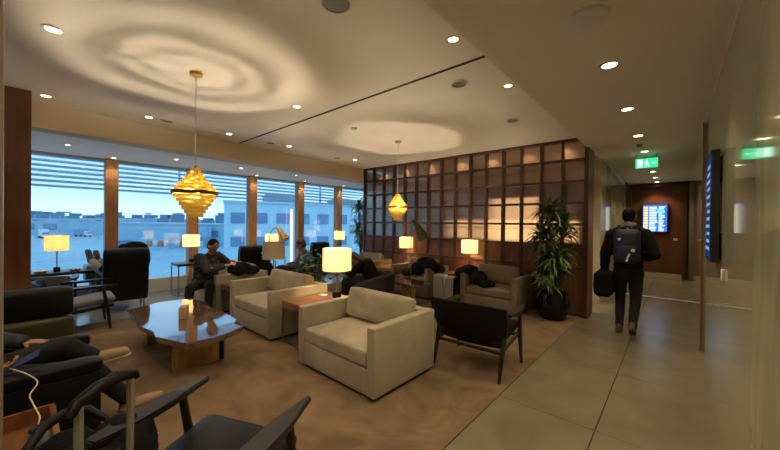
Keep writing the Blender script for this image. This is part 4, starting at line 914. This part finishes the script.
suitcase(-3.215, 5.46, .21, .20, .52, SILVER, 'silver suitcase, right of the pair before the partition')
b = NB(); cushion(b, -3.095, -2.99, 5.28, 5.5, .012, .55, .01, .04); tag(obj('laptop_bag', b, BLKF), 'narrow black bag standing between the silver suitcase and the right taupe armchair', 'bag')
# small things on tables
b = NB(); box(b, -3.72, -3.60, 2.70, 2.79, .541, .545); bmesh.ops.rotate(b, verts=b.verts, cent=(-3.6, 2.7, .54), matrix=Matrix.Rotation(.0, 3, 'Z')); tag(obj('paper_napkin', b, PAPER, None, False), 'white paper napkin on the orange walnut side table', 'napkin')
for (x, y, s) in ((-7.85, .17, 'left of'), (-7.85, .58, 'right of')):
    b = NB(); lathe(b, [(.0001, 0), (.06, 0), (.085, .03), (.08, .03), (.055, .008), (.0001, .008)], (x, y), 20); bmesh.ops.translate(b, vec=(0, 0, .661), verts=b.verts); tag(obj('snack_bowl', b, mat('tan_bowl', (.6, .42, .22), .5)), 'small tan bowl on the window table, %s the amber lamp stem' % s, 'bowl', 'bowls on the window table')
b = NB(); box(b, -.13, .13, -.17, .17, 0, .018, bev=.003); o = obj('magazine', b, PAPER); o.location = (-5.34, 2.40, .521); tag(o, 'white magazine on the side table beside the unlit lamp', 'magazine')

# ------------------------------------------------------------------ outside
AP = -6.0
APR = mat('apron_concrete', (.30, .48, .56), .45, var=.15, scale=.02)
b = NB(); box(b, -900, -8.9, -600, 900, AP-.5, AP); tag(obj('apron', b, APR, None, False), 'grey blue airport apron outside the windows', 'ground', None, 'structure'); bpy.data.objects['apron']['kind'] = 'structure'
# exterior sun louvres
t = thing('sun_louvres', 'row of pale horizontal sun louvres outside the top of the windows', 'louvres', (0, 0, 0))
LV = mat('louvre_metal', (.55, .68, .80), .5)
for k in range(11):
    z = 2.20 + k*.10; b = NB(); v = [(-9.42, z), (-9.30, z+.018), (-9.30, z+.040), (-9.42, z+.022)]
    f0 = [b.verts.new((x, -3, zz)) for x, zz in v]; f1 = [b.verts.new((x, 16, zz)) for x, zz in v]; b.faces.new(f0); b.faces.new(f1[::-1])
    for i in range(4): b.faces.new((f0[i], f0[(i+1) % 4], f1[(i+1) % 4], f1[i]))
    obj('slat', b, LV, t, False)
for y in (-1.8, 2.57, 6.88, 11):
    b = NB(); box(b, -9.40, -9.36, y-.02, y+.02, 2.2, 3.3); box(b, -9.4, -8.6, y-.02, y+.02, 3.22, 3.28); obj('bracket', b, LV, t, False)
def P2(px, py, d=None, z=None):
    """direction of travel through a picture column at a given plan distance (used to set far buildings)"""
    u = (px-390)/322.5; F_ = Vector((-math.sin(th), math.cos(th))); R_ = Vector((math.cos(th), math.sin(th)))
    return (F_ + R_*u)*d
BLD = mat('terminal_cladding', (.50, .70, .78), .6, var=.06, scale=.3)
BLD2 = mat('hangar_cladding', (.32, .52, .64), .6, var=.1, scale=.1)
BWIN = mat('far_window_glass', (.16, .28, .45), .15)
def house(name, label, a, c_, depth, z1, m, wins=None, z0=AP, roof=None):
    """block whose facade runs from plan point a to c_"""
    a, c_ = Vector(a), Vector(c_); d = (c_-a); n = Vector((-d.y, d.x)).normalized()
    if n.dot(a) < 0: n = -n
    t = thing(name, label, 'building', (a.x, a.y, 0)); o_ = a.copy()
    def q(s, e, z): p = a + d*s + n*e - o_; return Vector((p.x, p.y, z))
    def bx(b, s0, s1, e0, e1, z0_, z1_):
        vv = [b.verts.new(q(s, e, z)) for z in (z0_, z1_) for s, e in ((s0, e0), (s1, e0), (s1, e1), (s0, e1))]
        for f in ((0, 1, 2, 3), (4, 5, 6, 7), (0, 1, 5, 4), (1, 2, 6, 5), (2, 3, 7, 6), (3, 0, 4, 7)): b.faces.new([vv[i] for i in f])
    b = NB(); bx(b, 0, 1, 0, depth, z0, z1); obj('facade', b, m, t, False)
    b = NB(); bx(b, -.005, 1.005, -.3, depth, z1, z1+.35); obj('parapet', b, mat('parapet', (.52, .60, .70), .6), t, False)
    for (s0, s1, za, zb_) in (wins or []):
        b = NB(); bx(b, s0, s1, -.12, .0, za, zb_); obj('window', b, BWIN, t, False)
    if roof:
        for (s0, s1, e0, e1, zz) in roof: b = NB(); bx(b, s0, s1, e0, e1, z1, zz); obj('roof_plant', b, mat('roof_plant', (.28, .36, .46), .6), t, False)
    return t
# office block to the right: facade from x=224 to beyond x=362
wn = []
for k in range(9):
    s0 = .03+k*.11; wn.append((s0, s0+.065, 1.2, 3.0)); wn.append((s0, s0+.065, -2.6, -1.0))
house('terminal_office', 'pale blue two storey terminal building with dark windows, right of the gold pendant', P2(224, 0, 52), P2(400, 0, 66), 26, 4.6, BLD, wn, roof=[(.2, .38, 2, 9, 6.4), (.6, .8, 3, 9, 6.2)])
house('terminal_pier', 'long low terminal pier building left of the terminal office', P2(118, 0, 118), P2(222, 0, 96), 14, .4, BLD2, [(.04+k*.12, .13+k*.12, -3.2, -1.4) for k in range(8)])
house('hangar', 'distant blue hangar with a flat roof at the far left of the apron', P2(-30, 0, 165), P2(78, 0, 150), 30, 1.6, BLD2, [(.1+k*.2, .22+k*.2, -3.5, -.5) for k in range(4)])
house('maintenance_shed', 'wide distant shed between hangar and window post', P2(80, 0, 225), P2(112, 0, 215), 30, 2.4, mat('shed_blue', (.32, .43, .56), .6), [(.2, .4, -3, 0), (.6, .8, -3, 0)])
ra = random.Random(5)
ORD = 'leftmost|second from the left|third from the left|fourth from the left|fifth from the left|sixth from the left|seventh from the left|eighth from the left|ninth from the left|tenth from the left|eleventh from the left|twelfth from the left|thirteenth from the left|rightmost'.split('|')
for k, px in enumerate(range(20, 230, 15)):
    dd = 345; hgt = ra.uniform(3.5, 12)
    if 215 < px: hgt = ra.uniform(2, 6)
    a, c_ = P2(px, 0, dd), P2(px+14.7, 0, dd); d = c_-a; n = Vector((-d.y, d.x)).normalized(); n = n if n.dot(a) > 0 else -n
    b = NB(); vv = []
    for z in (AP, AP+6+hgt*.75):
        for p in (a, c_, c_*1.05, a*1.05): vv.append(b.verts.new((p.x, p.y, z)))
    for f in ((0, 1, 2, 3), (4, 5, 6, 7), (0, 1, 5, 4), (1, 2, 6, 5), (2, 3, 7, 6), (3, 0, 4, 7)): b.faces.new([vv[i] for i in f])
    ww = ra.uniform(.2, .5); s0 = ra.uniform(0.05, .45); p0 = a + d*s0; p1 = a + d*(s0+ww); z0 = AP+6+hgt*.75; vv = []
    for z in (z0, z0+ra.uniform(1, 4)):
        for p in (p0, p1, p1+n*10, p0+n*10): vv.append(b.verts.new((p.x, p.y, z)))
    for f in ((0, 1, 2, 3), (4, 5, 6, 7), (0, 1, 5, 4), (1, 2, 6, 5), (2, 3, 7, 6), (3, 0, 4, 7)): b.faces.new([vv[i] for i in f])
    pos = ('at the far left', 'left of the first window post', 'between the first window posts', 'beyond the gold pendant', 'beyond the office block')[min(4, k*5//23)]
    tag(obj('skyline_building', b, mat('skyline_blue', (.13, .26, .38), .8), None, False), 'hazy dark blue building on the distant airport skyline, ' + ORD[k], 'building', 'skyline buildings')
# barriers, trucks, markings
def at_ground(px, py):
    h_ = 1.55-AP; dd = 322.5*h_/(py-221-.0); return P2(px, 0, dd)
ORB = mat('orange_barrier', (.75, .24, .12), .6); WHB = mat('white_barrier', (.75, .76, .78), .6)
BO = 'leftmost|second|third|fourth|fifth|sixth|seventh|eighth|ninth|rightmost'.split('|')
for k in range(10):
    p = at_ground(150+k*5.6, 247); d = (at_ground(156, 247)-at_ground(150, 247)).normalized()
    b = NB(); box(b, -.72, .72, -.3, .3, 0, 1.7, bev=.1); o = obj('barrier', b, ORB if k % 2 == 0 else WHB); o.location = (p.x, p.y, AP); o.rotation_euler = (0, 0, math.atan2(d.y, d.x))
    tag(o, ('orange' if k % 2 == 0 else 'white') + ' barrier block in the row on the apron, ' + BO[k] + ' of the row', 'barrier', 'apron barriers')
def vehicle(px, py, ln, h_, m, label, rz=.3):
    p = at_ground(px, py); t = thing('service_truck', label, 'truck', (p.x, p.y, AP), rz, 'airport service trucks')
    b = NB(); box(b, -ln/2, ln*.22, -1.1, 1.1, .8, h_, bev=.1); obj('cargo_box', b, m, t)
    b = NB(); box(b, ln*.24, ln/2, -1.05, 1.05, .6, h_*.75, bev=.2); obj('cab', b, WHB, t)
    b = NB(); box(b, ln*.3, ln*.505, -.95, .95, h_*.45, h_*.68); obj('windscreen', b, BWIN, t, False)
    for x in (-ln*.32, ln*.34):
        for s in (-1, 1): b = NB(); cap(b, (x, s*1.0, .45), (x, s*.85, .45), .42, .42); obj('wheel', b, BLACK, t)
vehicle(44, 240, 9, 3.6, WHB, 'white service truck on the apron at the far left', .1)
vehicle(83, 238, 8, 3.4, mat('truck_blue', (.2, .35, .55), .5), 'blue service truck on the apron left of the first window post', .5)
vehicle(135, 240, 8, 4.2, WHB, 'tall white service truck on the apron left of the barriers', -.2)
for px, h2, lb in ((60, 9, 'left of the first window post'), (98, 7, 'close left of the first window post'), (128, 8, 'just right of the first window post'), (148, 10, 'left of the gold pendant'), (36, 7, 'at the far left')):
    q_ = P2(px, 0, 130); m_ = thing('floodlight_mast', 'thin floodlight mast on the apron, ' + lb, 'light mast', (q_.x, q_.y, AP), 0, 'floodlight masts')
    b = NB(); tube(b, [(0, 0, 0), (0, 0, h2)], [.22, .12], 6); obj('pole', b, BLD2, m_); b = NB(); box(b, -.9, .9, -.9, .9, h2, h2+.5); obj('lamp_head', b, BWIN, m_, False)
for px, py, wd, hg, lb in ((91, 228, 5, 2.4, 'nearest the blue truck'), (98, 227, 6, 3.2, 'before the distant shed'), (120, 246, 5, 2.6, 'just right of the first window post')):
    q_ = at_ground(px, py+6); m_ = thing('cargo_container', 'small cargo container on the apron, ' + lb, 'container', (q_.x, q_.y, AP), .3+px*.01, 'cargo containers')
    b = NB(); box(b, -wd/2, wd/2, -1.2, 1.2, 0, hg, bev=.08); obj('container_body', b, BLD if int(px) % 4 else BWIN, m_, False); b = NB(); box(b, -wd/2-.05, wd/2+.05, -1.25, 1.25, hg, hg+.15); obj('roof_edge', b, WHB, m_, False)
t = thing('passenger_bridge', 'blue grey passenger boarding bridge beyond the barriers', 'boarding bridge', (*P2(172, 0, 88), 0), R(100))
b = NB(); box(b, -14, 10, -1.5, 1.5, -3.2, -.4); obj('tunnel', b, BLD2, t, False)
for x in (-10, 0, 8): b = NB(); box(b, x-.4, x+.4, -.9, .9, AP, -3.2); obj('support', b, BLD2, t, False)
WL = mat('white_line_paint', (.70, .74, .78), .6)
for (a_, c_) in (((20, 266), (92, 250)), ((128, 283), (205, 262)), ((30, 255), (60, 249))):
    p, q_ = at_ground(*a_), at_ground(*c_); d = (q_-p).normalized(); n = Vector((-d.y, d.x))*.16; b = NB()
    vv = [b.verts.new((x.x, x.y, AP+.02)) for x in (p-n, q_-n, q_+n, p+n)]; b.faces.new(vv)
    o = obj('apron_marking', b, WL, None, False); o['kind'] = 'structure'
t = thing('light_mast', 'bright vertical light mast before the pale terminal building', 'light mast', (*P2(291.5, 0, 46), 0))
b = NB(); tube(b, [(0, 0, AP), (0, 0, 3.3)], .13, 8); obj('mast', b, emit('mast_light', (.8, .92, 1), 1.6), t)
# shadow-free check of stray empties is left to the report
